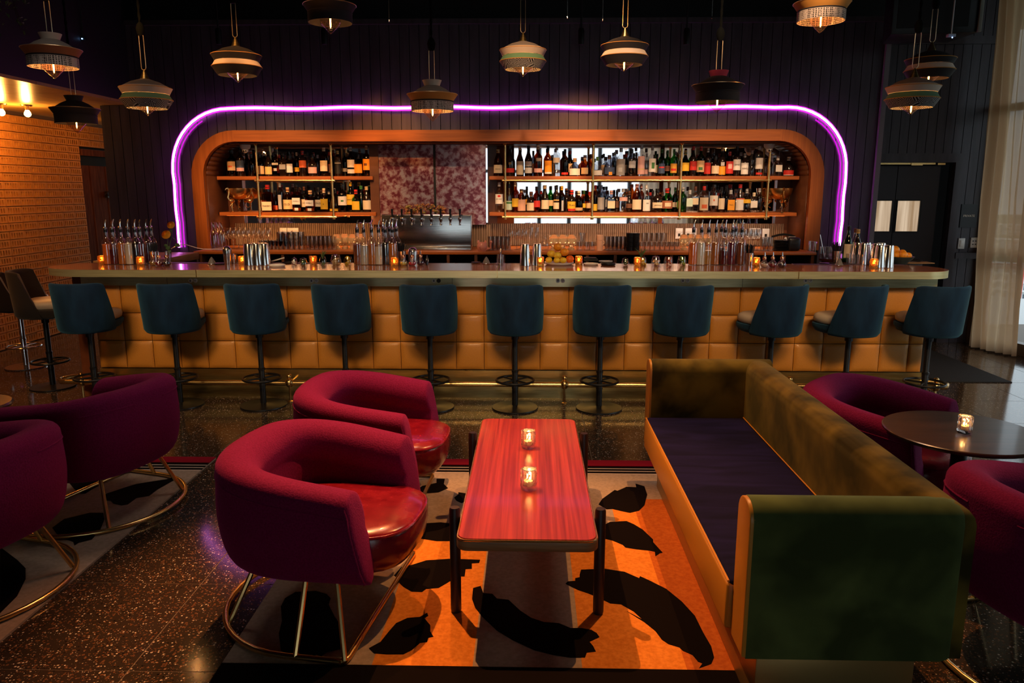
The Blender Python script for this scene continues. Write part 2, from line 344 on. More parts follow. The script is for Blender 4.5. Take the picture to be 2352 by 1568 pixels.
def empty(name, loc=(0, 0, 0), rz=0, label=None, cat=None, group=None, kind=None):
    o = bpy.data.objects.new(name, None); C.objects.link(o); o.location = loc; o.rotation_euler = (0, 0, rz); o.empty_display_size = .1
    return tag(o, label, cat, group, kind)
def struct(o): o['kind'] = 'structure'; return o
def copy_tree(o, parent=None, loc=None, rz=None, label=None, group=None):
    c = o.copy(); C.objects.link(c); c.parent = parent
    for ch in o.children: copy_tree(ch, c)
    if loc is not None: c.location = loc
    if rz is not None: c.rotation_euler = (0, 0, rz)
    if label: c['label'] = label
    if group: c['group'] = group
    return c
def rayd(px, py):
    u = (px - 1176) / CAM_F; v = -(py - 784) / CAM_F
    y = math.cos(CAM_T) + v * math.sin(CAM_T); z = -math.sin(CAM_T) + v * math.cos(CAM_T)
    return (u * math.cos(CAM_A) - y * math.sin(CAM_A), u * math.sin(CAM_A) + y * math.cos(CAM_A), z)
def onz(px, py, z):     # a photograph pixel measured onto a horizontal plane
    d = rayd(px, py); k = (z - CAM_H) / d[2]; return (d[0] * k, d[1] * k, z)
def ony(px, py, y):     # ... onto a vertical plane parallel to the bar
    d = rayd(px, py); k = y / d[1]; return (d[0] * k, y, CAM_H + d[2] * k)
def ordinal(n):
    n += 1
    one = ['', 'first', 'second', 'third', 'fourth', 'fifth', 'sixth', 'seventh', 'eighth', 'ninth', 'tenth', 'eleventh', 'twelfth', 'thirteenth', 'fourteenth', 'fifteenth', 'sixteenth', 'seventeenth', 'eighteenth', 'nineteenth']
    if n < 20: return one[n]
    ten = ['', '', 'twent', 'thirt', 'fort'][n // 10]
    return ten + 'ieth' if n % 10 == 0 else ten + 'y-' + one[n % 10]
def text(name, s, size, loc, rot, m, parent=None, ext=.0004):
    cu = bpy.data.curves.new(name, 'FONT'); cu.body = s; cu.size = size; cu.align_x = 'CENTER'; cu.align_y = 'CENTER'; cu.extrude = ext; cu.resolution_u = 2
    tmp = bpy.data.objects.new(name, cu); C.objects.link(tmp); bpy.context.view_layer.update()
    me = bpy.data.meshes.new_from_object(tmp.evaluated_get(bpy.context.evaluated_depsgraph_get())); bpy.data.objects.remove(tmp)
    me.materials.clear(); me.materials.append(m)
    o = bpy.data.objects.new(name, me); C.objects.link(o); o.location = loc; o.rotation_euler = rot
    if parent: o.parent = parent
    return o
# ================================================================ THE ROOM
def wx(y): return 4.93 + .22 * (8.5 - y)          # the window wall's line
CEIL = 4.0
# floor with its terrazzo tiles
fl = struct(MB().box(-5.7, 9.2, -8.1, 12.1, -.12, -.0015).build('floor', mat('grout', (.17, .12, .08), .6), smooth=False))
MB().box(-5.7, 9.2, -8.1, 1.775, -.0015, 0).build('floor_field', M['terrazzo'], fl, smooth=False)
MB().box(-5.7, 8.2, 9.715, 12.1, -.0015, 0).build('floor_field', M['terrazzo'], fl, smooth=False)
tme = MB().box(.0025, .6025, .0025, .6075, -.0015, 0).mesh('tile', M['terrazzo'], smooth=False)
for j in range(13):
    for i in range(-7, 12):
        x = -1.42 + .605 * i; y = 1.78 + .61 * j
        if x > wx(y) + .2: continue
        o = bpy.data.objects.new('tile', tme); C.objects.link(o); o.location = (x, y, 0); o.parent = fl
struct(MB().box(-5.7, 9.2, -8.1, 12.1, CEIL, CEIL + .1).build('ceiling', M['ceil'], smooth=False))
# low gold wood ceiling on the left
so = struct(MB().box(-5.6, -3.97, -8, 12, 2.53, CEIL).build('ceiling_soffit', M['black'], smooth=False))
for k in range(14):
    MB().box(-5.58, -3.97, 3.0 + .55 * k + .003, 3.55 + .55 * k - .003, 2.505, 2.53).build('ceiling_board', M['goldceil'], so, smooth=False)
# walls outside the view
struct(MB().box(-5.7, -5.6, -8, 7.63, 0, 2.53).box(-5.72, -5.66, 7.63, 12, 0, 2.53).build('wall_left', M['wallp'], smooth=False))
BY = -7.5; BX0, BX1 = -1.6, 4.9
bk = MB(); bk.box(-5.6, BX0, BY - .1, BY, 0, CEIL).box(BX1, 9.2, BY - .1, BY, 0, CEIL).box(BX0, BX1, BY - .1, BY, 0, .12).box(BX0, BX1, BY - .1, BY, 3.35, CEIL)
struct(bk.build('wall_front', M['wallp'], smooth=False))
wf = struct(empty('window_12', (0, BY - .05, 0)))
fm = MB(); nwin = 7; dw = (BX1 - BX0) / nwin
for k in range(nwin + 1):
    x = BX0 + dw * k; fm.box(x - .06, x + .06, -.05, .05, .12, 3.35)
fm.box(BX0, BX1, -.05, .05, .12, .2).box(BX0, BX1, -.05, .05, 3.27, 3.35).box(BX0, BX1, -.05, .05, 2.2, 2.3)
fm.build('window_frame', M['black'], wf, smooth=False)
for k in range(nwin):
    MB().box(BX0 + dw * k + .06, BX0 + dw * (k + 1) - .06, -.005, .005, .2, 3.27).build('pane', M['winglass'], wf, smooth=False)

# perforated clay block wall on the left
wb = struct(MB().box(-5.66, -5.64, 7.63, 9.6, 0, 2.47).box(-5.66, -5.64, 9.6, 10.7, 2.19, 2.47).build('wall_blocks', M['dark'], smooth=False))
bm = MB(); W_, H_ = .2385, .0815
ys = [0, .022]
for k in range(5): ys += [ys[-1] + .0215, ys[-1] + .0215 + .0197]
ys[-1] = W_; ys = ys[:2] + ys[2:]; ys = sorted(ys); zs = [0, .017, .0645, H_]
vi = {}
def gv(x, i, j):
    k = (x, i, j)
    if k not in vi: vi[k] = len(bm.v); bm.v.append((x, ys[i], zs[j]))
    return vi[k]
nI = len(ys) - 1
for i in range(nI):
    for j in range(3):
        if j == 1 and i % 2 == 1:
            q = [(i, 1), (i + 1, 1), (i + 1, 2), (i, 2)]
            for a in range(4):
                p, r_ = q[a], q[(a + 1) % 4]; bm.f.append((gv(0, *p), gv(0, *r_), gv(-.03, *r_), gv(-.03, *p)))
        else: bm.f.append((gv(0, i, j), gv(0, i + 1, j), gv(0, i + 1, j + 1), gv(0, i, j + 1)))
base = len(bm.v); bm.v += [(0, 0, 0), (0, W_, 0), (0, W_, H_), (0, 0, H_), (-.03, 0, 0), (-.03, W_, 0), (-.03, W_, H_), (-.03, 0, H_)]
bm.f += [(base, base + 4, base + 5, base + 1), (base + 1, base + 5, base + 6, base + 2), (base + 2, base + 6, base + 7, base + 3), (base + 3, base + 7, base + 4, base)]
bme = bm.mesh('block', M['block'], smooth=False)
for r in range(28):
    z = 2.472 - .088 * (r + 1)
    for c in range(-1, 10 if r < 3 else 7):
        o = bpy.data.objects.new('block', bme); C.objects.link(o); o.parent = wb
        o.location = (-5.6 + random.uniform(-.003, .003), 7.881 + .245 * c + .002, z + .002)
struct(MB().box(-4.3, -4.2, 8.6, 12, 0, 2.53).build('wall_passage', M['wallp'], smooth=False))
d1 = struct(empty('door_1', (-5.62, 9.62, 0)))
MB().box(-.04, .03, 0, 1.1, 2.10, 2.175).build('lintel', M['doorw'], d1, smooth=False)
MB().box(-.04, .0, -.02, 1.1, 1.98, 2.10).build('door_gap', M['dark'], d1, smooth=False)
for k in range(6): MB().box(-.03, .0 + .006 * (k % 2), .18 * k + .003, .18 * k + .177, 0, 1.98).build('board', M['doorw'], d1, smooth=False)
lh = MB(); lh.tube([(.03, .42, 1.62), (.07, .46, 1.66), (.05, .52, 1.60), (.07, .56, 1.68), (.05, .60, 1.62)], .008, 6); lh.box(0, .04, .48, .53, 1.58, 1.66)
lh.build('wall_bracket', M['dleg'], d1)

# niche geometry
NX0, NX1, NZ0, NZ1 = -3.275, 2.745, 1.085, 2.146      # inner opening
NY0, NY1 = 7.78, 8.28
def arch(x0, x1, z0, z1, r, n=10):
    p = [(x0, z0)]
    for k in range(n + 1):
        a = PI - PI / 2 * k / n; p.append((x0 + r + r * math.cos(a), z1 - r + r * math.sin(a)))
    for k in range(n + 1):
        a = PI / 2 - PI / 2 * k / n; p.append((x1 - r + r * math.cos(a), z1 - r + r * math.sin(a)))
    p.append((x1, z0)); return p
inner = arch(NX0, NX1, NZ0, NZ1, .33); outer = arch(NX0 - .12, NX1 + .13, NZ0, NZ1 + .108, .45)
def mid_top(x):     # height of the middle of the frame at x, None outside
    x0, x1, zt, r = NX0 - .06, NX1 + .065, NZ1 + .054, .39
    if x <= x0 or x >= x1: return None
    if x < x0 + r: return zt - r + math.sqrt(max(0, r * r - (x0 + r - x) ** 2))
    if x > x1 - r: return zt - r + math.sqrt(max(0, r * r - (x - x1 + r) ** 2))
    return zt
wbk = MB().box(-4.3, NX0 - .05, 7.835, 8.6, 0, 2.52).box(-3.96, NX0 - .05, 7.835, 8.6, 2.52, 3.25).box(NX1 + .05, 3.40, 7.835, 8.5, 0, 3.25).box(NX0 - .05, NX1 + .05, 7.835, 8.5, NZ1 + .02, 3.25).box(NX0 - .05, NX1 + .05, 8.32, 8.5, 0, NZ1 + .02)
wall = struct(wbk.build('wall_back', M['black'], smooth=False))
bw = .0972; nb = int((3.42 + 4.3) / bw)
for k in range(nb):
    x0 = -4.3 + bw * k; x1 = x0 + bw; top = 2.50 if x1 < -3.93 else 3.245
    pts = [(x, mid_top(x)) for x in (x0 + .003, (x0 + x1) / 2, x1 - .003)]
    bot = [(x, z if z is not None else 0) for x, z in pts]
    if any(z for _, z in bot) and not all(z for _, z in bot):
        bot = [(x, z if z else 1.2) for x, z in bot]
    poly = [bot[0], bot[1], bot[2], (x1 - .003, top), (x0 + .003, top)]
    MB().prismy(poly, 7.80, 7.835).build('plank', M['plank'], wall, smooth=False)
struct(MB().box(-3.96, 3.43, 7.76, 7.835, 3.245, 3.29).build('trim_1', M['plank'], smooth=False))
struct(MB().box(3.385, 3.43, 7.76, 8.5, 0, 3.10).build('trim_2', mat('corner_board', (.17, .16, .18), .45), smooth=False))
struct(MB().box(-3.97, 3.6, 8.0, 8.1, 3.25, CEIL).box(3.4, 5.2, 8.75, 8.8, 0, CEIL).build('wall_upper', M['black'], smooth=False))

# right wall with the double door
wr = struct(MB().box(3.43, 3.52, 8.54, 8.56, 0, 3.9).box(4.52, 5.0, 8.54, 8.56, 0, 3.9).box(3.52, 4.52, 8.54, 8.56, 1.95, 3.9).build('wall_right', M['black'], smooth=False))
k = 0
while 3.45 + .0955 * k < 4.93:
    x0 = 3.45 + .0955 * k; x1 = x0 + .0955; k += 1
    for z0, z1 in ((0, .95), (1.0, 3.17), (3.24, 3.9)):
        if x0 < 4.55:
            if z1 <= .96: continue
            z0 = max(z0, 2.06)
        MB().box(x0 + .003, x1 - .003, 8.50, 8.54, z0, z1).build('plank', M['plank'], wr, smooth=False)
t3 = MB(); t3.box(3.5, 4.64, 8.47, 8.54, 1.965, 2.06).box(4.54, 4.64, 8.47, 8.54, 0, 1.965).box(4.64, 4.93, 8.46, 8.54, .94, 1.005).box(3.5, 4.93, 8.48, 8.54, 3.165, 3.245)
struct(t3.build('trim_3', M['plank'], smooth=False))
leafm = mat('plum_black_door', (.020, .014, .020), .4)
lit = mat('door_pane_reflection_glow', (.4, .3, .2), .3, emis=(.58, .40, .25), estr=.7)  # window reflection painted into the panes as emission, streaked like curtain folds
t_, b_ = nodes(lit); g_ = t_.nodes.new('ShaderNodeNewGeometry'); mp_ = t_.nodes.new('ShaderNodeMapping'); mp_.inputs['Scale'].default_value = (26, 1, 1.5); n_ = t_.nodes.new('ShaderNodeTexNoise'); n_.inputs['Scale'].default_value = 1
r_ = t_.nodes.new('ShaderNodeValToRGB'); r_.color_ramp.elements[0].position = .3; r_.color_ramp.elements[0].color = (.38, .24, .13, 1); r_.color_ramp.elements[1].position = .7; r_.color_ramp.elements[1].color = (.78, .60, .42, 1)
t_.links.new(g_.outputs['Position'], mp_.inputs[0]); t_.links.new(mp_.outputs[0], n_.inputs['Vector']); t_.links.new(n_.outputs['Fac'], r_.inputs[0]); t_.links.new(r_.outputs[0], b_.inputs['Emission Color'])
for n, (x0, x1, wx0, wx1) in enumerate(((3.53, 3.972, 3.62, 3.945), (3.98, 4.43, 4.005, 4.25))):
    d = struct(empty('door_%d' % (n + 2), (x0, 8.6, 0)))
    w_ = x1 - x0; a, b = wx0 - x0, wx1 - x0
    lf = MB().box(0, a, -.04, 0, 0, 1.93).box(b, w_, -.04, 0, 0, 1.93).box(a, b, -.04, 0, 0, 1.23).box(a, b, -.04, 0, 1.56, 1.93)
    lf.build('door_leaf', leafm, d, smooth=False)
    fr = MB()
    for q in ((a - .012, b + .012, 1.215, 1.23), (a - .012, b + .012, 1.56, 1.575), (a - .012, a, 1.23, 1.56), (b, b + .012, 1.23, 1.56)):
        fr.box(q[0], q[1], -.05, -.038, q[2], q[3])
    fr.build('window_frame', M['black'], d, smooth=False)
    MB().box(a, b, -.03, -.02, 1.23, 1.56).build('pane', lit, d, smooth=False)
o = MB().box(3.62, 4.34, 8.50, 8.53, 1.945, 1.962).box(4.08, 4.2, 8.49, 8.53, 1.935, 1.96).box(4.36, 4.44, 8.49, 8.53, 1.94, 1.96).build('door_closer', M['brassp'], smooth=False)
tag(o, 'thin brass closer rail along the top of the dark double door', 'door hardware')
sg = empty('wall_sign', (4.745, 8.49, 1.40), label='small black square sign reading PRIVATE on the dark boarded wall', cat='sign')
MB().box(-.088, .088, -.01, .008, -.125, .125).build('sign_plate', mat('sign_black', (.008, .009, .012), .4), sg, smooth=False)
text('lettering', 'PRIVATE', .033, (0, -.0115, .0), (R(90), 0, 0), cmat((.9, .8, .65)), sg)
for n, (px, py, w_, h_, lb) in enumerate(((2207, 559, .07, .115, 'white rocker light switch plate on the dark wall under the sign'), (2236, 557, .075, .11, 'white plate with four small buttons beside the curtain'))):
    p = ony(px, py, 8.5)
    s = empty('switch_plate', (p[0], 8.492, p[2]), label=lb, cat='switch')
    MB().box(-w_ / 2, w_ / 2, -.006, .008, -h_ / 2, h_ / 2).build('plate', M['white'], s, bevel=.002)
    if n == 0: MB().box(-.018, .018, -.012, -.006, -.035, .035).build('rocker', M['china'], s, bevel=.002)
    else:
        for a in (-.014, .014):
            for b in (-.018, .018): MB().box(a - .007, a + .007, -.010, -.006, b - .006, b + .006).build('button', M['gmetal'], s, smooth=False)

# window wall on the right
bays = 11; ys_ = [8.5 - (16.0 / bays) * k for k in range(bays + 1)]
winm = mat('bronze_window_frame', (.16, .12, .09), .4, .3)
for k in range(bays):
    ya, yb = ys_[k], ys_[k + 1]; w = struct(empty('window_%d' % (k + 1), (wx(ya), ya, 0)))
    L_ = math.hypot(ya - yb, wx(yb) - wx(ya)); ang = math.atan2(yb - ya, wx(yb) - wx(ya)); w.rotation_euler = (0, 0, ang)
    if k > 4:
        MB().box(0, L_, -.05, .06, 0, CEIL).build('wall_panel', M['wallp'], w, smooth=False); continue
    f = MB()
    f.box(-.06, .07, -.05, .09, 0, CEIL).box(.07, L_, -.03, .06, 0, .12).box(.07, L_, -.03, .06, 1.0, 1.07).box(.07, L_, -.03, .06, 2.48, 2.55).box(.07, L_, -.03, .06, 3.85, CEIL)
    f.build('window_frame', winm, w, smooth=False)
    for a, b in ((.12, 1.0), (1.07, 2.48), (2.55, 3.85)):
        MB().box(.07, L_ - .06, .01, .018, a, b).build('pane', M['winglass'], w, smooth=False)
# what stands outside, far below
struct(MB().box(-800, 2600, -900, 2050, -62, -60).build('ground_outside', M['land'], smooth=False))
def far_block(px, py, dist, w, d, h, label, floors=5, cols=4, m=None):
    r = rayd(px, py); k = dist / math.hypot(r[0], r[1]); x, y = r[0] * k, r[1] * k
    b = empty('building', (x, y, -60), math.atan2(y, x) - PI / 2 - .25, label, 'building', 'buildings outside the window')
    MB().box(-w / 2, w / 2, -d / 2, d / 2, 0, h).build('walls', m or M['concrete'], b, smooth=False)
    MB().box(-w / 2 - .4, w / 2 + .4, -d / 2 - .4, d / 2 + .4, h, h + .8).build('roof', M['white'], b, smooth=False)
    for i in range(floors):
        z = h * (i + .3) / floors
        MB().box(-w / 2 - .6, w / 2 + .1, -d / 2 - 1.0, -d / 2 + .05, z - .9, z - .5).build('balcony_slab', M['white'], b, smooth=False)
        for j in range(cols):
            x0 = -w / 2 + w * (j + .25) / cols
            MB().box(x0, x0 + w / cols * .45, -d / 2 - .08, -d / 2 + .02, z, z + h / floors * .5).build('window', M['farwin'], b, smooth=False)
far_block(2325, 700, 430, 26, 14, 27, 'white balconied apartment block nearest the window outside', 7, 6)
far_block(2350, 560, 900, 60, 20, 14, 'long low pale building far off near the skyline', 3, 8)
far_block(2335, 530, 1300, 90, 24, 14, 'farthest pale low building below the skyline', 3, 8)
far_block(2345, 790, 300, 34, 16, 9, 'low white roofed building at the foot of the view', 2, 5)
r = rayd(2336, 690); k = 380 / math.hypot(r[0], r[1])
cr_ = empty('tower_crane', (r[0] * k, r[1] * k, -60), R(-20), 'red lattice tower crane standing outside the window', 'crane')
t = MB()
for a in (-.9, .9):
    for b in (-.9, .9): t.tube([(a, b, 0), (a, b, 30)], .28, 4)
for i in range(12):
    z = 2.4 * i; t.tube([(-.9, -.9, z), (.9, -.9, z + 2.4)], .18, 4).tube([(.9, .9, z), (-.9, .9, z + 2.4)], .18, 4)
t.build('mast', M['crane'], cr_)
j_ = MB()
for a, z in ((-.7, 30), (.7, 30), (0, 31.6)): j_.tube([(-14, a, z), (26, a, z)], .26, 4)
for i in range(20): j_.tube([(-14 + 2 * i, -.7, 30), (-13 + 2 * i, 0, 31.6), (-12 + 2 * i, .7, 30)], .14, 4)
j_.build('jib', M['crane'], cr_)
tc_ = MB()
for i in range(70):
    a = R(random.uniform(22, 34)); dd = random.uniform(240, 1100); x, y = dd * math.sin(a), dd * math.cos(a); rr = random.uniform(5, 11)
    vs = MB().sphere((0, 0, 0), 1, 8, 6); tc_.add([(x + v[0] * rr * random.uniform(.8, 1.1), y + v[1] * rr * random.uniform(.8, 1.1), -60 + rr * .6 + v[2] * rr * .6) for v in vs.v], vs.f)
tag(tc_.build('treetops', M['land2']), 'green treetops spread between the far buildings below the window', 'trees', None, 'stuff')
# sheer curtains: each hung panel is a thing
def curtain(name, y0, y1, amp, folds, off, label, zt=3.95, gather=0):
    n = folds * 10; vs = []; fs = []; zz = [.015, .5, 1.0, 1.6, 2.3, 3.1, zt]
    for j, z in enumerate(zz):
        for i in range(n + 1):
            t_ = i / n; g = 1 - gather * (1 - z / zt) ** 2
            y = y0 + (y1 - y0) * (.5 + (t_ - .5) * g); ph = 2 * PI * folds * t_ + .5 * math.sin(3.1 * t_ * folds + j * .35)
            o_ = amp * math.sin(ph) * (.7 + .3 * math.sin(7 * t_ + 1)) + .02 * math.sin(j * 1.3 + t_ * 9)
            x = 4.735 + .36 * (8.12 - y) - off + o_ - .15 * z / 3.95 + .06
            vs.append((x, y + .3 * o_, z))
    for j in range(len(zz) - 1):
        for i in range(n): a = j * (n + 1) + i; fs.append((a, a + 1, a + n + 2, a + n + 1))
    m = MB(); m.add(vs, fs); o = m.build(name, M['curtain'], angle=180)
    return tag(o, label, 'curtain')
curtain('curtain', 8.22, 7.70, .055, 6, 0, 'full height beige curtain gathered in folds beside the boarded wall')
curtain('curtain', 7.52, 7.22, .03, 3, 0, 'narrow sheer beige curtain hanging over the second window bay', gather=.45)
curtain('curtain', 6.2, 5.6, .05, 6, 0, 'gathered beige curtain further along the window wall, at the right edge')

n_ = 80; vs = []; fs = []
for j, z in enumerate((.02, 1.5, 3.9)):
    for i in range(n_ + 1): vs.append((3.3 + 2.0 * i / n_, -7.3 + .06 * math.sin(i * .9), z))
for j in range(2):
    for i in range(n_): a = j * (n_ + 1) + i; fs.append((a, a + 1, a + n_ + 2, a + n_ + 1))
tag(MB().add(vs, fs).build('curtain', M['curtain'], angle=180), 'beige curtain over the window mirrored behind the right bottles', 'curtain')
# orange wood frame and niche
fr = empty('niche_surround', (0, 0, 0), label='orange stained wood surround with rounded corners framing the bottle niche', cat='surround')
n = len(inner)
def band(i0, i1, nm, mt):
    poly = outer[i0:i1 + 1] + inner[i0:i1 + 1][::-1]
    MB().prismy(poly, 7.715, 7.80).build(nm, mt, fr, smooth=False)
band(0, 1, 'upright', M['framev']); band(1, 11, 'corner_piece', M['framev']); band(11, 12, 'head_rail', M['frame']); band(12, 22, 'corner_piece', M['framev']); band(22, 23, 'upright', M['framev'])
ln = MB()
for i in range(n - 1):
    (xa, za), (xb, zb) = inner[i], inner[i + 1]
    ln.add([(xa, 7.78, za), (xb, 7.78, zb), (xb, 8.30, zb), (xa, 8.30, za)], [(0, 1, 2, 3)])
lo = ln.build('niche_lining', M['dwood'], fr, angle=60)
sm = lo.modifiers.new('thick', 'SOLIDIFY'); sm.thickness = .012; sm.offset = -1
nb_ = empty('mirror_wall', (0, 8.28, 0), label='back of the bottle niche, fluted wood below and mirror above', cat='wall panel')
mir = MB().box(-3.10, -1.66, 0, .01, 1.325, 2.14).box(-.30, 2.60, 0, .01, 1.325, 2.14); mir.build('mirror', M['mirror'], nb_, smooth=False)
MB().box(-3.27, -3.10, -.004, .012, 1.09, 2.14).box(-1.66, -.30, -.001, .012, 1.09, 2.14).box(2.60, 2.74, -.004, .012, 1.09, 2.14).box(-3.2, 2.7, .006, .02, 1.09, 1.33).build('backing', M['dwood'], nb_, smooth=False)
# reddish backing seen between the mirror bays
for a_, b_ in ((1.36, 1.40), (-.36, -.18)): MB().box(a_, b_, -.012, .0, 1.325, 2.14).build('mirror_batten', M['doorw'], nb_, smooth=False)
fs_ = MB(); x = -3.20
while x < 2.70:
    fs_.lathe([(.0095, 1.09), (.0095, 1.322)], 8, (x, 0, 0), a0=PI, a1=2 * PI); x += .0215
tag(fs_.build('fluting', M['slat'], nb_), kind='stuff')
# mottled centre panel
cp = empty('centre_panel', (-1.03, 8.05, 0), label='mottled pink and grey antique mirror panel behind the beer taps', cat='wall panel')
MB().box(-.545, .02, 0, .2, 1.32, 2.135).build('panel_sheet', M['antique'], cp, smooth=False)
MB().box(.045, .56, 0, .2, 1.32, 2.135).build('panel_sheet', M['antique'], cp, smooth=False)
MB().box(.02, .045, .01, .2, 1.32, 2.135).build('reflection_strip', M['black'], cp, smooth=False)  # dark reflection in the mirror panel, built as a black strip
MB().box(-.64, -.547, -.01, .2, 1.32, 2.135).build('side_board', M['dwood'], cp, smooth=False)
MB().box(.562, .58, .02, .2, 1.34, 2.13).build('side_mirror', M['mirror'], cp, smooth=False)
pz = MB(); pz.box(-.64, .6, .06, .2, 1.09, 1.32); x = -.63
while x < .6:
    pz.lathe([(.011, 1.09), (.011, 1.32)], 8, (x, .06, 0), a0=PI, a1=2 * PI); x += .026
tag(pz.build('fluting', M['slat'], cp), kind='stuff')
# outlets on the fluted wood
for px, py, w_, nm in ((651, 535, .075, 'white outlet plate on the fluted wood, leftmost of two on the left'), (673, 535, .12, 'double white outlet plate on the fluted wood, above the stacked tumblers'),
                   (1560, 536, .075, 'white outlet plate with two slots behind the carafes'), (1587, 536, .12, 'double white outlet plate left of the pour bottles'),
                   (1733, 536, .12, 'double white outlet plate behind the wine glasses'), (1759, 537, .075, 'rightmost white outlet plate on the fluted wood')):
    p = ony(px, py, 8.255); s = empty('outlet_plate', (p[0], 8.262, p[2]), label=nm, cat='outlet')
    MB().box(-w_ / 2, w_ / 2, -.008, .004, -.056, .056).build('plate', M['grey'], s, bevel=.002)
    for q in ((0,) if w_ < .1 else (-.03, .03)): MB().box(q - .012, q + .012, -.011, -.008, -.03, .0).build('socket', M['gmetal'], s, smooth=False)
# neon
nz = MB(); path = []
X0, X1, ZT, RR = -3.59, 3.09, 2.462, .60
path.append((X0, 1.10))
for k in range(6): path.append((X0 + .004 * math.sin(k * 2), 1.1 + .125 * (k + 1)))
for k in range(1, 13):
    a = PI - PI / 2 * k / 12; path.append((X0 + RR + RR * math.cos(a), ZT - RR + RR * math.sin(a)))
for k in range(1, 40): path.append((X0 + RR + (X1 - X0 - 2 * RR) * k / 40, ZT + .006 * math.sin(k * .9) + .006 * math.sin(PI * k / 40)))
for k in range(0, 13):
    a = PI / 2 - PI / 2 * k / 12; path.append((X1 - RR + RR * math.cos(a), ZT - RR + RR * math.sin(a)))
for k in range(1, 7): path.append((X1 + .004 * math.sin(k * 2), ZT - RR - (ZT - RR - 1.13) * k / 6))
def off(path, d):
    out = []
    for i, (x, z) in enumerate(path):
        a = path[max(i - 1, 0)]; b = path[min(i + 1, len(path) - 1)]; tx, tz = b[0] - a[0], b[1] - a[1]; l = math.hypot(tx, tz); out.append((x + tz / l * d, z - tx / l * d))
    return out
ne = empty('neon_tube', (0, 7.76, 0), label='glowing violet neon tube arching over the bottle niche', cat='neon light')
MB().tube([(x, -.02, z) for x, z in path], .0115, 8).build('tube', M['neon'], ne)
cx_ = -.25
for d_ in (.020, -.018): MB().tube([(x, -.006, z) for x, z in off(path, d_)], .0065, 6).build('edge_glow', M['neonedge'], ne)  # emissive tubes added as the magenta fringe of the neon's glow
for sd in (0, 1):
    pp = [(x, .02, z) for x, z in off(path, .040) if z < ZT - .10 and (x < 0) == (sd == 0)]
    MB().tube(pp, .006, 6).build('inner_glow', M['neonedge'], ne)  # emissive line standing in for neon light reflected beside the tube
# ================================================================ THE BAR
BT = 1.07
bar = empty('bar_counter', (-.3, 6.05, 0), label='long bar counter with padded mustard front and rounded brass-edged top', cat='bar')
bx_ = -(-.3)
def L(x): return x + .3          # world x to the bar's own x
MB().box(L(-3.55), L(3.13), .02, .34, 0, BT - .06).build('body', M['dleg'], bar, smooth=False)
MB().box(L(-3.6), L(3.17), -.06, .02, .925, BT - .06).build('apron', M['champ'], bar, smooth=False)
MB().box(L(-3.55), L(3.15), -.005, .02, 0, .232).build('kick_plate', M['brass'], bar, smooth=False)
MB().box(L(-3.55), L(3.15), -.012, -.004, .105, .112).build('kick_plate_joint', M['dark'], bar, smooth=False)
for x in (-2.9, -.62, 1.66): MB().box(L(x) - .001, L(x) + .001, -.0615, -.059, .925, BT - .06).build('apron_joint', M['dark'], bar, smooth=False)
# pillow tiles
pm = MB(); N_ = 8
for j in range(N_ + 1):
    for i in range(N_ + 1):
        u, v = i / N_, j / N_
        u2 = .5 - .5 * math.cos(PI * u) if 0 < i < N_ else u; v2 = .5 - .5 * math.cos(PI * v) if 0 < j < N_ else v
        e = (4 * u2 * (1 - u2)) ** .28 * (4 * v2 * (1 - v2)) ** .28 if 0 < u2 < 1 and 0 < v2 < 1 else 0
        pm.v.append((.0015 + u2 * .2235, -.018 * e, .001 + v2 * .2245))
for j in range(N_):
    for i in range(N_): a = j * (N_ + 1) + i; pm.f.append((a, a + 1, a + N_ + 2, a + N_ + 1))
pme = pm.mesh('padded_tile', M['vinyl'], angle=180)
x = -.374 - 14 * .2268
while x < 3.05:
    for r in range(3):
        o = bpy.data.objects.new('padded_tile', pme); C.objects.link(o); o.parent = bar
        o.location = (L(x) + .0004, .004, .237 + .2283 * r)
        if x + .2268 > 3.14: o.scale = ((3.14 - x) / .2268, 1, 1)
    x += .2268
# top: four sections, the outer two with rounded ends
def rounded_end(x0, x1, y0, y1, r, left):
    p = []
    if left:
        p = [(x1, y0), (x1, y1)]
        for k in range(13): a = PI / 2 + PI / 2 * k / 12; p.append((x0 + r * 1.35 + r * 1.35 * math.cos(a), y1 - .31 + .31 * math.sin(a)))
        for k in range(13): a = PI + PI / 2 * k / 12; p.append((x0 + r * 1.35 + r * 1.35 * math.cos(a), y0 + .30 + .30 * math.sin(a)))
    else:
        p = [(x0, y1), (x0, y0)]
        for k in range(13): a = -PI / 2 + PI / 2 * k / 12; p.append((x1 - r + r * math.cos(a), y0 + .24 + .24 * math.sin(a)))
        for k in range(13): a = PI / 2 * k / 12; p.append((x1 - r * 1.5 + r * 1.5 * math.cos(a), y1 - .36 + .36 * math.sin(a)))
    return p
J = [-2.58, -.255, 2.03]; y0, y1 = -.24, .37
def topsec(poly):
    MB().prism([(px, py) for px, py in poly], BT - .057, BT - .002).build('edge_band', M['champ'], bar, smooth=True, angle=50)
    cx = sum(p[0] for p in poly) / len(poly)
    ins = [(px + (.004 if px < cx else -.004) * (1 if abs(px - cx) > .9 else 0), py + (.003 if py < .1 else -.003)) for px, py in poly]
    MB().prism(ins, BT - .003, BT).build('top_panel', M['bartop'], bar, smooth=True, angle=50)
topsec(rounded_end(L(-3.885), L(J[0]) - .002, y0, y1, .30, True))
for a, b in ((J[0], J[1]), (J[1], J[2])): topsec([(L(a) + .002, y0), (L(b) - .002, y0), (L(b) - .002, y1), (L(a) + .002, y1)])
topsec(rounded_end(L(J[2]) + .002, L(3.245), y0, y1, .24, False))
for a in J: MB().box(L(a) - .0035, L(a) + .0035, -.2435, -.238, BT - .057, BT).build('joint_strip', M['brassp'], bar, smooth=False)
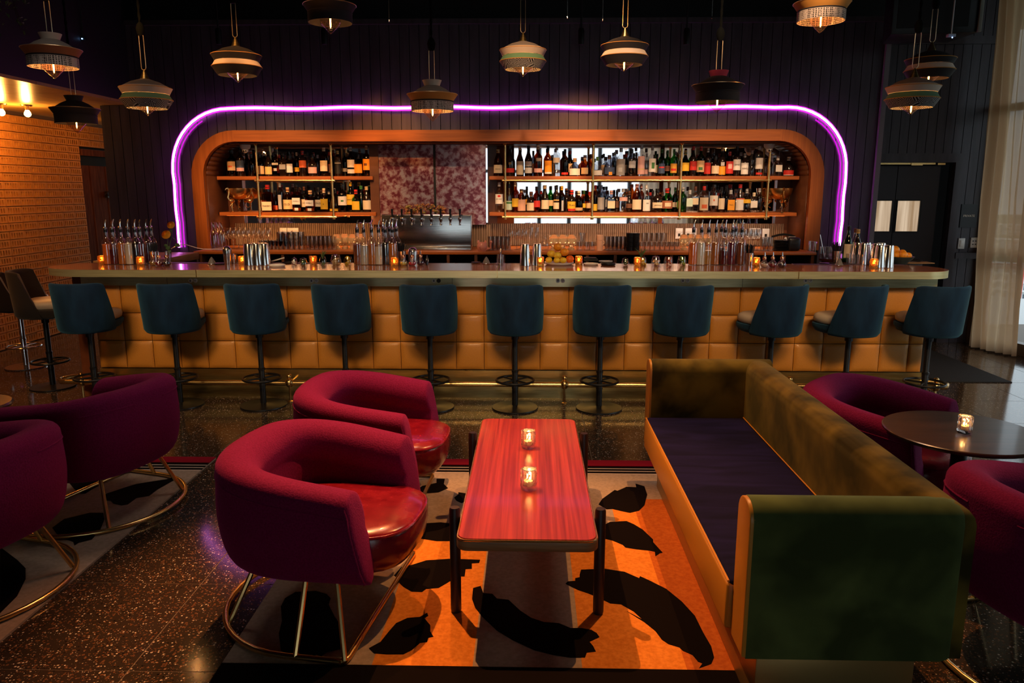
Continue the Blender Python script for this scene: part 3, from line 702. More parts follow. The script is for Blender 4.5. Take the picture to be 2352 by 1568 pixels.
# side posts at the left end, foot rail
MB().box(L(-3.68), L(-3.60), -.04, .04, 0, BT - .06).build('end_post', M['doorw'], bar, smooth=False)
rl = MB(); zr, yr = .155, -.16
rl.tube([(L(-3.62), .08, zr), (L(-3.80), .0, zr), (L(-3.84), -.10, zr), (L(-3.79), yr, zr), (L(-3.70), yr, zr)], .021, 10)
rl.tube([(L(-3.75), yr, zr), (L(3.20), yr, zr)], .021, 12)
rl.tube([(L(3.15), yr, zr), (L(3.27), yr, zr), (L(3.31), -.10, zr), (L(3.28), .0, zr), (L(3.12), .06, zr)], .021, 10)
rl.build('foot_rail', M['brassp'], bar)
for x in (-3.62, -1.93, .275, 2.05, 3.19):
    b = MB().lathe([(0, -.035), (.02, -.03), (.033, -.01), (.036, .008), (.03, .024), (.018, .034), (0, .037)], 12, (L(x), yr, zr)).lathe([(.009, 0), (.009, zr - .02)], 8, (L(x), yr, 0)).lathe([(.022, 0), (.022, .006), (.009, .012)], 10, (L(x), yr, 0))
    b.sphere((L(x), yr, zr + .055), .022, 10, 6)
    b.tube([(L(x), yr, zr), (L(x), 0, zr)], .009, 6)
    b.build('rail_bracket', M['brassp'], bar)
for n, (px, d2) in enumerate(((443, 1), (721, 1), (1002, 0), (1287, 1), (1574, 1), (1856, 1))):
    for q in (-.019, .019):
        p = ony(px, 644.5, 5.985)
        m_ = M['white'] if d2 or q < 0 else M['dleg']
        o = MB().lathe([(.0165, 0), (.0165, .005), (.0145, .0065), (0, .0065)], 20).xf(Matrix.Rotation(PI / 2, 4, 'X')).build('power_outlet', m_, bar, angle=30)
        o.location = (L(p[0]) + q, -.064, p[2]); o.location.y = -.0605
        if m_ is M['white']:
            s = MB()
            if q < 0: s.box(-.006, .006, -.0105, -.0075, -.006, .0).box(-.006, .006, -.0105, -.0075, .002, .007)
            else: s.box(-.007, -.004, -.0105, -.0075, 0, .007).box(.004, .007, -.0105, -.0075, 0, .007).lathe([(0, 0), (.0025, 0), (.0025, .003), (0, .003)], 6, (0, -.009, -.007))
            s.build('slots', M['gmetal'], o, smooth=False)
tag(MB().box(-.9, .9, -.03, .03, 0, .004).build('bar_mat', cmat((.05, .03, .06), .5), smooth=False), 'thin ribbed rubber bar mat along the back edge of the counter', 'bar mat').location = (-2.55, 6.37, BT)
tag(MB().box(-.45, .45, -.03, .03, 0, .004).build('bar_mat', cmat((.05, .03, .06), .5), smooth=False), 'thin ribbed rubber bar mat near the right end of the counter', 'bar mat').location = (2.62, 6.37, BT)

# back counter
CZ = 1.085
bc = empty('back_counter', (-.27, 7.45, 0), label='orange wood back counter with open cubbies under the bottle shelves', cat='counter')
MB().box(-3.05, 3.03, 0, .83, CZ - .028, CZ).build('worktop', M['frame'], bc, bevel=.003)
MB().box(-3.05, 3.03, .5, .52, 0, CZ - .028).build('back_board', M['dark'], bc, smooth=False)
x = -3.0
while x < 3.03:
    MB().box(x, x + .028, .01, .5, 0, CZ - .03).build('divider', M['dwood'], bc, smooth=False); x += .272
MB().box(-3.05, 3.03, .03, .5, .62, .64).build('shelf', M['dwood'], bc, smooth=False)
for nm, xa, xb, lb in (('return_counter', -3.78, -3.26, 'left return of the back counter catching the violet neon glow'), ('return_counter', 2.78, 3.30, 'right return of the back counter beside the steel tins')):
    o = empty(nm, ((xa + xb) / 2, 7.0, 0), label=lb, cat='counter'); h = (xb - xa) / 2
    MB().box(-h, h, -.5, .44, CZ - .075, CZ - .01).build('worktop', M['dwood'] if xa > 0 else M['edgewood'], o, bevel=.003)
    MB().box(-h + .02, h - .02, -.45, .42, 0, CZ - .075).build('cabinet', M['dleg'], o, smooth=False)
o = MB().tube([(-.33, 0, .01), (-.25, -.02, .05), (-.18, 0, .055), (-.08, .02, .02), (0, 0, .008), (.12, .02, .006), (.28, 0, .006)], .004, 6).build('cable', M['china'])
tag(o, 'white cable looping over the left end of the back counter', 'cable').location = (-3.28, 7.60, CZ)
# shelves
def shelf(xa, xb, z, label):
    o = MB().box(xa, xb, 0, .29, -.036, 0).build('shelf', M['frame'], bevel=.002, smooth=False); o.location = (0, 7.985, z)
    return tag(o, label, 'shelf', 'bottle shelves')
SU, SL = 1.815, 1.449
shelf(-3.25, -1.63, SU, 'upper left orange wood shelf full of whisky bottles'); shelf(-3.25, -1.61, SL, 'lower left orange wood shelf with gold flamingos and bottles')
shelf(-.43, 2.725, SU, 'upper right wood shelf of mixed spirit bottles'); shelf(-.43, 2.725, SL, 'lower right wood shelf of mixed spirit bottles')
def rack(xs, x_front, label):
    o = empty('brass_rack', (0, 7.955, 0), label=label, cat='rail')
    for x in xs:
        MB().lathe([(.0125, 1.40), (.0125, 2.142)], 10, (x, 0, 0)).build('upright', M['brassp'], o)
        MB().lathe([(.007, 1.40), (.007, 2.142)], 8, (x + .035, .31, 0)).build('upright', M['brassp'], o)
        for z in (1.402, 1.770):
            MB().lathe([(.017, -.025), (.019, 0), (.017, .025)], 10, (x, 0, z)).tube([(x, 0, z), (x + .03, .30, z)], .008, 6).build('joint', M['brassp'], o)
        MB().lathe([(.012, 2.12), (.022, 2.135), (.022, 2.143)], 10, (x, 0, 0)).build('ceiling_cup', M['brassp'], o)
    for z in (1.402, 1.770):
        MB().tube([(xs[0] - .03, -.008, z), (xs[-1] + .03, -.008, z)], .0105, 8).build('cross_rail', M['brassp'], o)
rack([-2.815, -2.045], 0, 'brass pipe rack in front of the left bottle shelves')
rack([-.265, .628, 1.52, 2.405], 0, 'brass pipe rack in front of the right bottle shelves')
# dome cameras under the niche head
for px, lb in ((563, 'white dome security camera in the top left corner of the niche'), (1767, 'white dome security camera in the top right corner of the niche')):
    p = ony(px, 334, 7.93); s = empty('dome_camera', (p[0], 7.93, 2.128), label=lb, cat='camera')
    MB().lathe([(0, 0), (.052, 0), (.052, -.025), (.040, -.045), (.02, -.05)][::-1], 18).build('housing', M['grey'], s)
    MB().sphere((0, -.008, -.052), .032, 14, 8).build('dome', M['white'], s)
    MB().sphere((-.006, -.034, -.066), .011, 8, 6).sphere((.014, -.033, -.064), .008, 8, 6).build('lens', M['gmetal'], s)

# beer tower
tw = empty('beer_tower', (-1.03, 7.62, CZ), label='stainless steel beer tower with eight taps on the back counter', cat='beer tower')
MB().box(-.455, .445, 0, .12, .03, .355).build('cabinet', M['steel'], tw, bevel=.012, seg=3)
MB().box(-.43, .44, -.07, .14, 0, .03).build('drip_tray', M['steel'], tw, bevel=.004)
for i in range(8):
    x = -.335 + .0955 * i
    t = empty('tap', (x, -.001, .312)); t.parent = tw
    MB().tube([(0, 0, 0), (0, -.05, 0)], .013, 10).lathe([(0, .018), (.015, .014), (.019, 0), (.014, -.014), (.009, -.022), (.009, -.055), (.012, -.06), (0, -.062)][::-1], 12, (0, -.055, 0)).build('spout', M['chrome'], t)
    MB().lathe([(.006, .016), (.007, .03), (.012, .085), (.013, .095), (0, .097)], 10, (0, -.055, 0)).build('tap_handle', M['gmetal'], t)
dr = MB(); dl = MB(); rs = random.Random(4)
for k in range(150):
    x = rs.uniform(-.19, .21); z = rs.uniform(.0, .10) * (1 - abs(x) * 1.5); y = rs.uniform(-.06, .04)
    (dr if k % 3 else dl).sphere((x, y, z), rs.uniform(.008, .016), 6, 4, (1, 1, rs.uniform(.5, 1)))
for k in range(22):
    x = rs.uniform(-.22, .1); z = rs.uniform(0, .05); a = rs.uniform(0, 6.28)
    dl.tube([(x, .02, z), (x + .06 * math.cos(a), .02 + .03 * math.sin(a), z + rs.uniform(.0, .05))], .003, 4)
o = empty('dried_flower_bunch', (-1.09, 7.88, CZ), label='bunch of dried rust coloured flowers lying behind the beer taps', cat='flowers')
b_ = MB().lathe([(0, 0), (.075, .0), (.085, .30), (.08, .345), (0, .345)], 12, sq=[.6] * 5).build('holder', M['gmetal'], o)
q = dr.build('blooms', M['dryleaf'], o); q.location.z = .355; q['kind'] = 'stuff'
q = dl.build('stems', cmat((.30, .22, .05)), o); q.location.z = .355; q['kind'] = 'stuff'

# ================================================================ BOTTLES
PRO = {   # (radius fraction, height fraction) outlines
 'std': [(0, 0), (.92, 0), (1, .02), (1, .58), (.93, .65), (.60, .71), (.34, .76), (.32, .90), (.37, .905), (.37, .93), (.33, .935)],
 'wine': [(0, 0), (.94, 0), (1, .02), (1, .48), (.96, .54), (.72, .64), (.44, .74), (.36, .82), (.35, .93), (.40, .935), (.40, .95), (.36, .955)],
 'round': [(0, 0), (.62, 0), (.82, .03), (1, .18), (1, .34), (.86, .52), (.55, .64), (.32, .70), (.30, .86), (.36, .87), (.36, .90), (.3, .905)],
 'short': [(0, 0), (.92, 0), (1, .03), (1, .50), (.92, .60), (.55, .68), (.36, .72), (.34, .86), (.42, .87), (.42, .90), (.34, .905)],
 'square': [(0, 0), (.95, 0), (1, .02), (1, .60), (.96, .66), (.60, .71), (.36, .75), (.34, .88), (.40, .89), (.40, .92), (.34, .925)],
 'tall': [(0, 0), (.92, 0), (1, .015), (1, .70), (.90, .76), (.52, .80), (.38, .83), (.36, .93), (.42, .935), (.42, .95), (.36, .955)],
 'cone': [(0, 0), (.95, 0), (1, .02), (.95, .45), (.80, .62), (.52, .76), (.34, .84), (.33, .92), (.4, .925), (.4, .95), (.33, .955)],
 'curvy': [(0, 0), (.95, 0), (1, .02), (1, .36), (.78, .44), (.72, .50), (.86, .58), (.80, .66), (.42, .76), (.33, .84), (.33, .93), (.4, .935), (.33, .955)],
}
_bm = {}
def bottle(x, y, z, r, h, style, glass, lab, capc, label, group, labz=(.16, .5), wob=0, txt=None, extra=None):
    prof = PRO[style]; key = (style, round(r, 4), round(h, 3), glass)
    sq = [(.8 if style == 'square' and zz < .7 else 0) for _, zz in prof]
    if key not in _bm: _bm[key] = MB().lathe([(a * r, b * h) for a, b in prof], 14, sq=sq).mesh('bottle', M[glass], angle=50)
    o = bpy.data.objects.new('bottle', _bm[key]); C.objects.link(o); o.location = (x, y, z); o.rotation_euler = (0, 0, wob)
    tag(o, label, 'bottle', group)
    top = prof[-1]; ck = ('cap', style, round(r, 4), round(h, 3), capc)
    if ck not in _bm: _bm[ck] = MB().lathe([(top[0] * r * 1.02, top[1] * h - .025 * (style != 'round')), (top[0] * r * 1.12, top[1] * h - .02), (top[0] * r * 1.12, h * .995), (0, h)], 10).mesh('cap', cmat(capc, .4))
    c = bpy.data.objects.new('cap', _bm[ck]); C.objects.link(c); c.parent = o
    if lab is not None:
        lk = ('lab', style == 'square', round(r, 4), round(h, 3), lab, labz)
        if lk not in _bm:
            if style == 'square': _bm[lk] = MB().box(-r * .78, r * .78, -r * .985, -r * .90, labz[0] * h, labz[1] * h).mesh('paper_label', cmat(lab, .6), smooth=False)
            else: _bm[lk] = MB().lathe([(r * 1.012, labz[0] * h), (r * 1.012, labz[1] * h)], 8, a0=PI * 1.5 - 1.15, a1=PI * 1.5 + 1.15).mesh('paper_label', cmat(lab, .6))
        l = bpy.data.objects.new('paper_label', _bm[lk]); C.objects.link(l); l.parent = o
        if txt:
            text('lettering', txt, r * 1.5 / max(4, len(txt)) * 1.6, (0, -r * 1.03, (labz[0] + labz[1]) / 2 * h), (R(90), 0, 0), cmat((.03, .02, .02)), l)
    if extra:     # second band or emblem: (colour, z0, z1, half-angle)
        ec, e0, e1, ea = extra
        MB().lathe([(r * 1.02, e0 * h), (r * 1.02, e1 * h)], 8, a0=PI * 1.5 - ea, a1=PI * 1.5 + ea).build('label_band', cmat(ec, .5), o)
    return o
TAN = (.72, .48, .24); CRM = (.80, .66, .45); WHT = (.82, .78, .72); YEL = (.85, .50, .03); ORG = (.88, .36, .02); RED = (.62, .03, .02); RDO = (.75, .15, .05)
BLU = (.05, .08, .16); PNK = (.80, .45, .40); GRN = (.06, .22, .06); GRY = (.35, .33, .31); BLK = (.012, .012, .013); MNT = (.55, .72, .60); GLD = (.65, .42, .12); SLV = (.5, .5, .5); BRN = (.16, .06, .03)
CN = {TAN: 'tan', CRM: 'cream', WHT: 'white', YEL: 'yellow', ORG: 'orange', RED: 'red', RDO: 'orange-red', BLU: 'dark blue', PNK: 'pink', GRN: 'green', GRY: 'grey', BLK: 'black', MNT: 'mint', BRN: 'brown', GLD: 'gold', SLV: 'silver'}
GN = {'tglass': 'clear', 'tgreen': 'green', 'tamber': 'amber', 'tdark': 'dark', 'tbrown': 'brown', 'tsmoke': 'smoky'}
# px, top y, width px, style, glass, label colour, cap colour, label z range, text, extra
UL = [(530.5, 344, 19, 'std', 'tbrown', TAN, BLK, (.22, .56), None, (RDO, .34, .40, .5)), (550, 339, 17, 'std', 'tdark', BLU, BLK, (.18, .55), None, (PNK, .18, .30, 1.1)), (576, 354, 15, 'std', 'tbrown', None, BLK, 0, None, None),
      (596, 353, 18, 'std', 'tbrown', TAN, BLK, (.10, .46), None, None), (615.5, 347, 16, 'wine', 'tdark', (.78, .52, .18), BLK, (.08, .38), None, None), (633, 343, 17, 'square', 'tamber', WHT, BLK, (.42, .50), None, (SLV, .2, .3, .9)),
      (650, 352, 17, 'square', 'tdark', GRY, BLK, (.30, .52), None, None), (664, 357, 17, 'short', 'tamber', WHT, BLK, (.18, .60), None, None), (681, 350, 11, 'tall', 'tbrown', YEL, CRM, (.2, .38), None, None),
      (694, 346, 16, 'std', 'tdark', RDO, RED, (.34, .62), None, None), (717, 355, 19, 'short', 'tdark', PNK, BLK, (.14, .42), None, None), (743, 339, 17, 'tall', 'tamber', CRM, CRM, (.18, .55), None, None),
      (775, 346, 14, 'tall', 'tdark', BLK, GLD, (.1, .6), None, (SLV, .5, .53, 1.1)), (791.5, 350, 11, 'tall', 'tbrown', GRY, BLK, (.2, .34), None, None), (804.5, 337, 16, 'std', 'tbrown', WHT, SLV, (.3, .56), None, (WHT, .1, .24, 1.1)),
      (822.5, 354, 19, 'short', 'tamber', ORG, BLK, (.15, .55), None, None), (841, 334, 16, 'std', 'tamber', ORG, TAN, (.20, .56), None, (BRN, .34, .42, .4))]
LL = [(614, 424, 26, 'square', 'tamber', CRM, RED, (.06, .38), "MAKER'S", None), (632, 437, 13, 'short', 'tamber', RDO, BLK, (.1, .3), None, None), (642.5, 421, 14, 'tall', 'tsmoke', None, SLV, 0, None, (SLV, .1, .6, .5)),
      (660, 430, 20, 'short', 'tamber', (.85, .60, .28), TAN, (.12, .50), 'OLD', None), (681, 424, 21, 'square', 'tamber', WHT, BLK, (.28, .52), "RUSSELL'S", (WHT, .06, .16, .9)), (698, 428, 14, 'std', 'tbrown', CRM, BRN, (.2, .5), '101', None),
      (712, 437, 22, 'square', 'tamber', WHT, TAN, (.28, .55), "RUSSELL'S", (WHT, .06, .18, .9)), (731, 430, 17, 'short', 'tbrown', CRM, BLK, (.22, .50), 'OLD', None), (743.5, 432, 17, 'short', 'tamber', YEL, CRM, (.12, .55), '6', None),
      (766, 434, 19, 'round', 'tdark', YEL, BLK, (.04, .15), None, None), (785, 421, 19, 'std', 'tbrown', WHT, BLK, (.24, .55), None, (GRN, .36, .42, .3)), (804.5, 417, 17, 'std', 'tgreen', YEL, YEL, (.24, .58), 'JAMESON', None),
      (817, 435, 19, 'short', 'tgreen', YEL, RED, (.10, .48), None, None), (829, 426, 17, 'wine', 'tgreen', None, GRN, 0, None, None), (841.5, 428, 18, 'wine', 'tdark', CRM, TAN, (.10, .46), None, None)]
UR = [(1144, 343, 19, 'cone', 'tamber', CRM, GLD, (.12, .42), 'Hennessy', None), (1171, 334, 19, 'wine', 'tdark', RED, BLK, (.12, .26), None, (GLD, .38, .45, .3)), (1194, 336, 15, 'wine', 'tbrown', CRM, CRM, (.05, .50), None, None),
      (1214, 334, 16, 'wine', 'tbrown', WHT, BLK, (.10, .28), None, (WHT, .32, .48, 1.1)), (1236, 333, 18, 'std', 'tamber', PNK, CRM, (.12, .25), None, (SLV, .48, .58, .6)), (1259, 336, 16, 'std', 'tamber', ORG, BLK, (.10, .52), None, (WHT, .08, .14, 1.1)),
      (1279, 336, 15, 'tall', 'tglass', SLV, SLV, (.45, .62), None, None), (1298, 342, 15, 'std', 'tbrown', None, BLK, 0, None, (RED, .06, .14, 1.1)), (1320.5, 363, 23, 'round', 'tsmoke', WHT, TAN, (.06, .42), None, None), (1344, 356, 19, 'short', 'tamber', None, SLV, 0, None, (TAN, .1, .4, .8)),
      (1373, 360, 20, 'round', 'tglass', WHT, GRN, (.05, .3), None, None), (1400, 356, 23, 'round', 'tsmoke', BLU, BRN, (.1, .42), None, (ORG, .05, .2, .3)), (1427, 339, 19, 'std', 'tglass', GRY, SLV, (.03, .60), None, (SLV, .15, .3, .4)), (1451, 342, 21, 'std', 'tsmoke', None, BLK, 0, None, (SLV, .3, .55, .7)),
      (1474, 333, 15, 'tall', 'tglass', PNK, SLV, (.06, .64), None, (TAN, .2, .25, 1.1)), (1486, 352, 11, 'std', 'tglass', PNK, SLV, (.1, .3), None, None), (1499, 335, 16, 'std', 'tglass', WHT, SLV, (.14, .58), None, (GRN, .25, .45, .4)),
      (1521, 342, 14, 'std', 'tgreen', BLU, GRN, (.1, .46), None, (RED, .3, .35, .8)), (1534, 345, 13, 'std', 'tgreen', BRN, GRN, (.2, .4), None, None), (1549, 342, 14, 'std', 'tgreen', (.70, .35, .04), GRN, (.12, .46), None, (RED, .2, .28, .8)),
      (1575, 345, 17, 'short', 'tgreen', YEL, GLD, (.20, .52), None, None), (1593.5, 336, 15, 'wine', 'tdark', RED, RED, (.2, .5), 'Go', None), (1611, 336, 16, 'std', 'tgreen', TAN, RED, (.14, .52), None, (GRN, .2, .3, .5)), (1627, 340, 14, 'std', 'tdark', RED, WHT, (.08, .48), None, None),
      (1644, 357, 16, 'short', 'tdark', CRM, BLK, (.12, .50), None, None), (1660, 338, 15, 'wine', 'tdark', ORG, TAN, (.05, .34), None, (WHT, .36, .48, .5)), (1677, 348, 16, 'std', 'tamber', RED, RED, (.1, .6), None, (PNK, .3, .5, .5)), (1694, 336, 16, 'std', 'tdark', WHT, BLK, (.2, .56), 'FERNET', None),
      (1711.5, 352, 16, 'std', 'tdark', WHT, SLV, (.08, .58), 'HAKU', None), (1728, 345, 15, 'curvy', 'tsmoke', None, SLV, 0, None, None), (1745.5, 335, 16, 'tall', 'tglass', WHT, SLV, (.24, .60), None, (RED, .05, .12, .9)), (1779, 362, 12, 'short', 'tglass', None, BLK, 0, None, None), (1787.5, 359, 17, 'square', 'tglass', WHT, WHT, (.22, .56), None, None), (1812.5, 360, 22, 'round', 'tdark', RED, WHT, (.04, .30), None, (WHT, .04, .07, 1.1))]
LR = [(1146.5, 418, 17, 'std', 'tglass', WHT, SLV, (.28, .60), 'BACARDI', (RED, .50, .57, .35)), (1169, 422, 14, 'std', 'tglass', MNT, BLK, (.08, .40), None, (GRN, .3, .36, 1.1)), (1183.5, 418, 15, 'std', 'tamber', YEL, CRM, (.18, .46), None, None), (1197.5, 434, 19, 'cone', 'tamber', (.82, .45, .30), TAN, (.06, .55), None, None),
      (1210, 428, 13, 'round', 'tbrown', ORG, BLK, (.3, .5), None, None), (1220, 440, 19, 'short', 'tdark', CRM, BRN, (.08, .46), None, None), (1233, 428, 16, 'std', 'tamber', RED, BLK, (.2, .45), None, None), (1252, 425, 17, 'wine', 'tdark', CRM, TAN, (.12, .45), None, None),
      (1265.5, 427, 13, 'std', 'tgreen', TAN, BLK, (.24, .46), None, None), (1279, 425, 14, 'std', 'tdark', CRM, BLK, (.12, .36), None, (GLD, .42, .47, .9)), (1291, 427, 14, 'std', 'tbrown', None, YEL, 0, None, (SLV, .06, .45, .3)), (1313.5, 436, 19, 'short', 'tdark', YEL, RED, (.16, .48), 'Myers', (RED, .06, .16, .9)),
      (1330, 438, 17, 'short', 'tbrown', TAN, WHT, (.08, .22), None, None), (1342, 437, 12, 'std', 'tamber', YEL, GRN, (.2, .4), None, None), (1354, 440, 14, 'std', 'tamber', TAN, RED, (.2, .45), None, None), (1368, 425, 12, 'tall', 'tamber', YEL, RED, (.05, .3), None, None),
      (1381, 425, 15, 'tall', 'tsmoke', GRY, BLU, (.1, .55), None, None), (1393, 428, 13, 'tall', 'tsmoke', None, BLK, 0, None, (SLV, .2, .5, .4)), (1404.5, 437, 19, 'square', 'tsmoke', CRM, PNK, (.18, .52), None, None), (1417.5, 436, 13, 'short', 'tdark', BRN, BLK, (.2, .5), None, None), (1432, 433, 18, 'tall', 'tglass', PNK, SLV, (.48, .64), None, None),
      (1446, 438, 15, 'round', 'tdark', BRN, BRN, (.2, .4), None, None), (1463.5, 422, 20, 'cone', 'tamber', CRM, PNK, (.10, .45), None, None), (1474, 422, 12, 'std', 'tamber', None, PNK, 0, None, None), (1485.5, 424, 17, 'std', 'tglass', WHT, WHT, (.05, .46), None, (GRY, .3, .35, .3)), (1500, 437, 15, 'round', 'tdark', None, BLK, 0, None, None),
      (1510.5, 433, 22, 'short', 'tdark', CRM, BLK, (.18, .42), "HENDRICK'S", None), (1533, 432, 23, 'short', 'tgreen', (.35, .12, .06), RED, (.16, .48), None, (CRM, .24, .40, .6)), (1551, 430, 11, 'std', 'tgreen', CRM, GRN, (.2, .4), None, None), (1569.5, 430, 16, 'std', 'tgreen', None, SLV, 0, None, None),
      (1585, 436, 16, 'square', 'tglass', MNT, SLV, (.26, .62), None, None), (1598, 428, 16, 'square', 'tglass', CRM, BRN, (.3, .55), None, None), (1618, 427, 19, 'std', 'tglass', CRM, RED, (.08, .56), None, (RDO, .15, .30, .6)), (1641, 423, 18, 'tall', 'tglass', WHT, BLK, (.24, .60), None, (RDO, .40, .47, .15)), (1658.5, 429, 14, 'std', 'tsmoke', CRM, BLK, (.12, .55), None, None),
      (1669, 425, 14, 'wine', 'tbrown', None, BLK, 0, None, None), (1679, 436, 18, 'square', 'tglass', ORG, SLV, (.10, .56), "Tito's", None), (1701, 423, 19, 'wine', 'tglass', WHT, RED, (.08, .46), None, (RDO, .46, .50, 1.1)), (1716, 434, 17, 'round', 'tsmoke', YEL, SLV, (.4, .56), None, None), (1732.5, 442, 17, 'square', 'tglass', WHT, CRM, (.24, .58), None, None), (1745, 432, 15, 'std', 'tsmoke', None, SLV, 0, None, None)]
def row(items, z, where, ysh):
    for i, (px, ty, wpx, st, gl, lab, cap, lz, tx, ex) in enumerate(items):
        y = 8.065 + ysh * (i % 2)
        if wpx < 14: y += .06
        p = ony(px, ty, y); r = wpx / 2 * y * 1.0 / CAM_F * 1.09; h = p[2] - z
        nl = f'with {CN.get(lab, "tan")} label' if lab else 'without paper label'
        lb = f'{GN[gl]} bottle {nl}, {ordinal(i)} from left on {where}'
        kx = dict(labz=lz) if lab else {}
        bottle(p[0], y, z, r, h, st, gl, lab, cap, lb, 'bottles on the ' + where, wob=random.uniform(-.2, .2) if not tx else 0, txt=tx, extra=ex, **kx)
row(UL, SU, 'upper left shelf', .012); row(LL, SL, 'lower left shelf', .012); row(UR, SU, 'upper right shelf', .012); row(LR, SL, 'lower right shelf', .012)
# second rows half hidden behind
def back_row(pxs, z, where, topy):
    for i, px in enumerate(pxs):
        st = ['std', 'tall', 'wine', 'short'][i % 4]; gl = ['tbrown', 'tglass', 'tdark', 'tamber', 'tsmoke'][(i * 3 + len(pxs)) % 5]; y = 8.185
        p = ony(px, topy + random.uniform(-5, 6), y)
        bottle(p[0], y, z, .031, p[2] - z, st, gl, None if i % 2 else CRM, [BLK, SLV, RED, BRN][i % 4], f'{GN[gl]} bottle half hidden, {ordinal(i)} from left in back row of {where}', 'back row bottles on the ' + where)
back_row([586, 606, 641, 672, 706, 729, 756, 799, 831], SU, 'upper left shelf', 350)
back_row([605, 651, 670, 690, 722, 755, 776, 795], SL, 'lower left shelf', 435)
back_row([1225, 1269, 1310, 1357, 1387, 1413, 1439, 1462, 1510, 1560, 1602, 1636, 1668, 1702], SU, 'upper right shelf', 350)
back_row([1160, 1205, 1243, 1302, 1349, 1441, 1494, 1522, 1560, 1610, 1650, 1690, 1724], SL, 'lower right shelf', 437)

# gold flamingo bowls
def flamingo_bowl(px, label, flip):
    p = ony(px, 487, 8.1); t = empty('flamingo_bowl', (p[0], 8.10, SL), PI if flip else 0, label, 'bowl', 'gold flamingo bowls')
    MB().lathe([(0, .13), (.05, .132), (.10, .155), (.125, .20), (.13, .245), (.126, .245), (.12, .20), (.095, .16), (.05, .138), (0, .136)], 22).build('bowl', M['brassp'], t)
    for k in range(3):
        a = PI / 2 + k * 2 * PI / 3 + (.5 if not flip else 0); f = MB()
        f.sphere((0, 0, .115), .024, 10, 6, (1.5, .8, .9))
        f.tube([(.03, 0, .12), (.05, 0, .15), (.035, 0, .185), (.03, 0, .22), (.045, 0, .245), (.065, 0, .24), (.075, 0, .225)], [.012, .008, .007, .007, .009, .007, .003], 6)
        f.tube([(0, .006, .10), (.01, .006, .05), (0, .006, .004)], .0045, 5).tube([(-.01, -.006, .10), (.02, -.006, .065), (-.02, -.006, .045)], .0045, 5)
        f.box(-.02, .03, -.012, .016, 0, .006)
        f.xf(Matrix.Rotation(a, 4, 'Z') @ Matrix.Translation((.10, 0, 0)))
        f.build('flamingo', M['brassp'], t)
flamingo_bowl(553, 'polished gold bowl held up by flamingos at the left end of the lower shelf', False)
flamingo_bowl(1787, 'polished gold bowl held up by flamingos at the right end of the lower shelf', True)
# ================================================================ STOOLS
def make_stool(name, metal, velvet, label, back=True):
    t = empty(name, (0, 0, 0), 0, label, 'stool', 'velvet bar stools along the bar')
    # front of the stool is +Y; the back wraps round the -Y side
    if back:
        m = MB(); n = 24; zz = [(.600, .165), (.606, .195), (.63, .212), (.75, .219), (.88, .226), (.972, .231), (.986, .227), (.990, .215), (.986, .203), (.96, .198), (.80, .190), (.70, .182), (.62, .15)]
        zt = .99
        for j, (z, r) in enumerate(zz):
            f = (z - .60) / .39; half = R(100 - 34 * f ** .9)
            for i in range(n + 1):
                a = -PI / 2 - half + 2 * half * i / n
                e = abs(2 * i / n - 1) ** 10
                m.v.append((r * math.cos(a), r * math.sin(a) - .015 * f + .0, z - .012 * e * (f > .5)))
        k = len(zz)
        for j in range(k - 1):
            for i in range(n): a = j * (n + 1) + i; m.f.append((a, a + 1, a + n + 2, a + n + 1))
        m.f.append(tuple(j * (n + 1) for j in range(k))); m.f.append(tuple(j * (n + 1) + n for j in range(k))[::-1])
        m.build('backrest', velvet, t, angle=60)
    m = MB().lathe([(0, .675), (.17, .675), (.188, .69), (.192, .715), (.186, .738), (.165, .750), (0, .754)], 26, (0, .062, 0), sq=[.25] * 7)
    m.build('seat_cushion', M['cream'], t, angle=60)
    MB().lathe([(0, .598), (.13, .60), (.175, .615), (.198, .65), (.198, .675), (0, .676)], 26, (0, .060, 0), sq=[.25] * 6).build('seat_pan', velvet if back else M['gmetal'], t, angle=50)
    MB().box(-.085, .085, -.085, .085, .588, .600).lathe([(.03, .55), (.03, .59)], 12).build('mount_plate', M['gmetal'], t)
    MB().lathe([(.023, .015), (.023, .30), (.021, .305), (.021, .59)], 14).lathe([(.027, .29), (.027, .305), (.022, .31)], 14).lathe([(.026, .16), (.026, .168)], 14).build('pole', metal, t, angle=30)
    rg = MB().tube([(.145 * math.cos(2 * PI * k / 32), .145 * math.sin(2 * PI * k / 32), .225) for k in range(32)], .0095, 8, closed=True)
    for k in range(4):
        a = PI / 4 + k * PI / 2; rg.tube([(.02 * math.cos(a), .02 * math.sin(a), .225), (.142 * math.cos(a), .142 * math.sin(a), .225)], .0065, 6)
    rg.build('foot_ring', metal, t)
    MB().lathe([(0, .0), (.178, 0), (.18, .004), (.178, .012), (.06, .018), (.026, .026), (0, .026)], 32).build('base', metal, t, angle=30)
    return t
sp = [(-3.442, 0, 'leftmost'), (-2.772, 2, 'second'), (-2.106, 1, 'third'), (-1.443, 3, 'fourth'), (-.773, 3, 'fifth'), (-.117, -1, 'sixth'), (.538, 0, 'seventh'), (1.147, 1, 'eighth'), (1.839, 27, 'ninth'), (2.422, 28, 'tenth'), (3.025, 6, 'eleventh')]
ext = ['near the rounded left end of the counter', 'above the left raspberry chair', 'seat edge showing at its right', 'behind the middle raspberry chair', 'left of the one facing straight away', 'square behind the coffee table', 'just left of the sofa',
       'half hidden by the far sofa arm', 'turned to show its beige seat', 'turned, nearer the window', 'at the right end by the curtain']
st0 = make_stool('bar_stool', M['gmetal'], M['teal'], '')
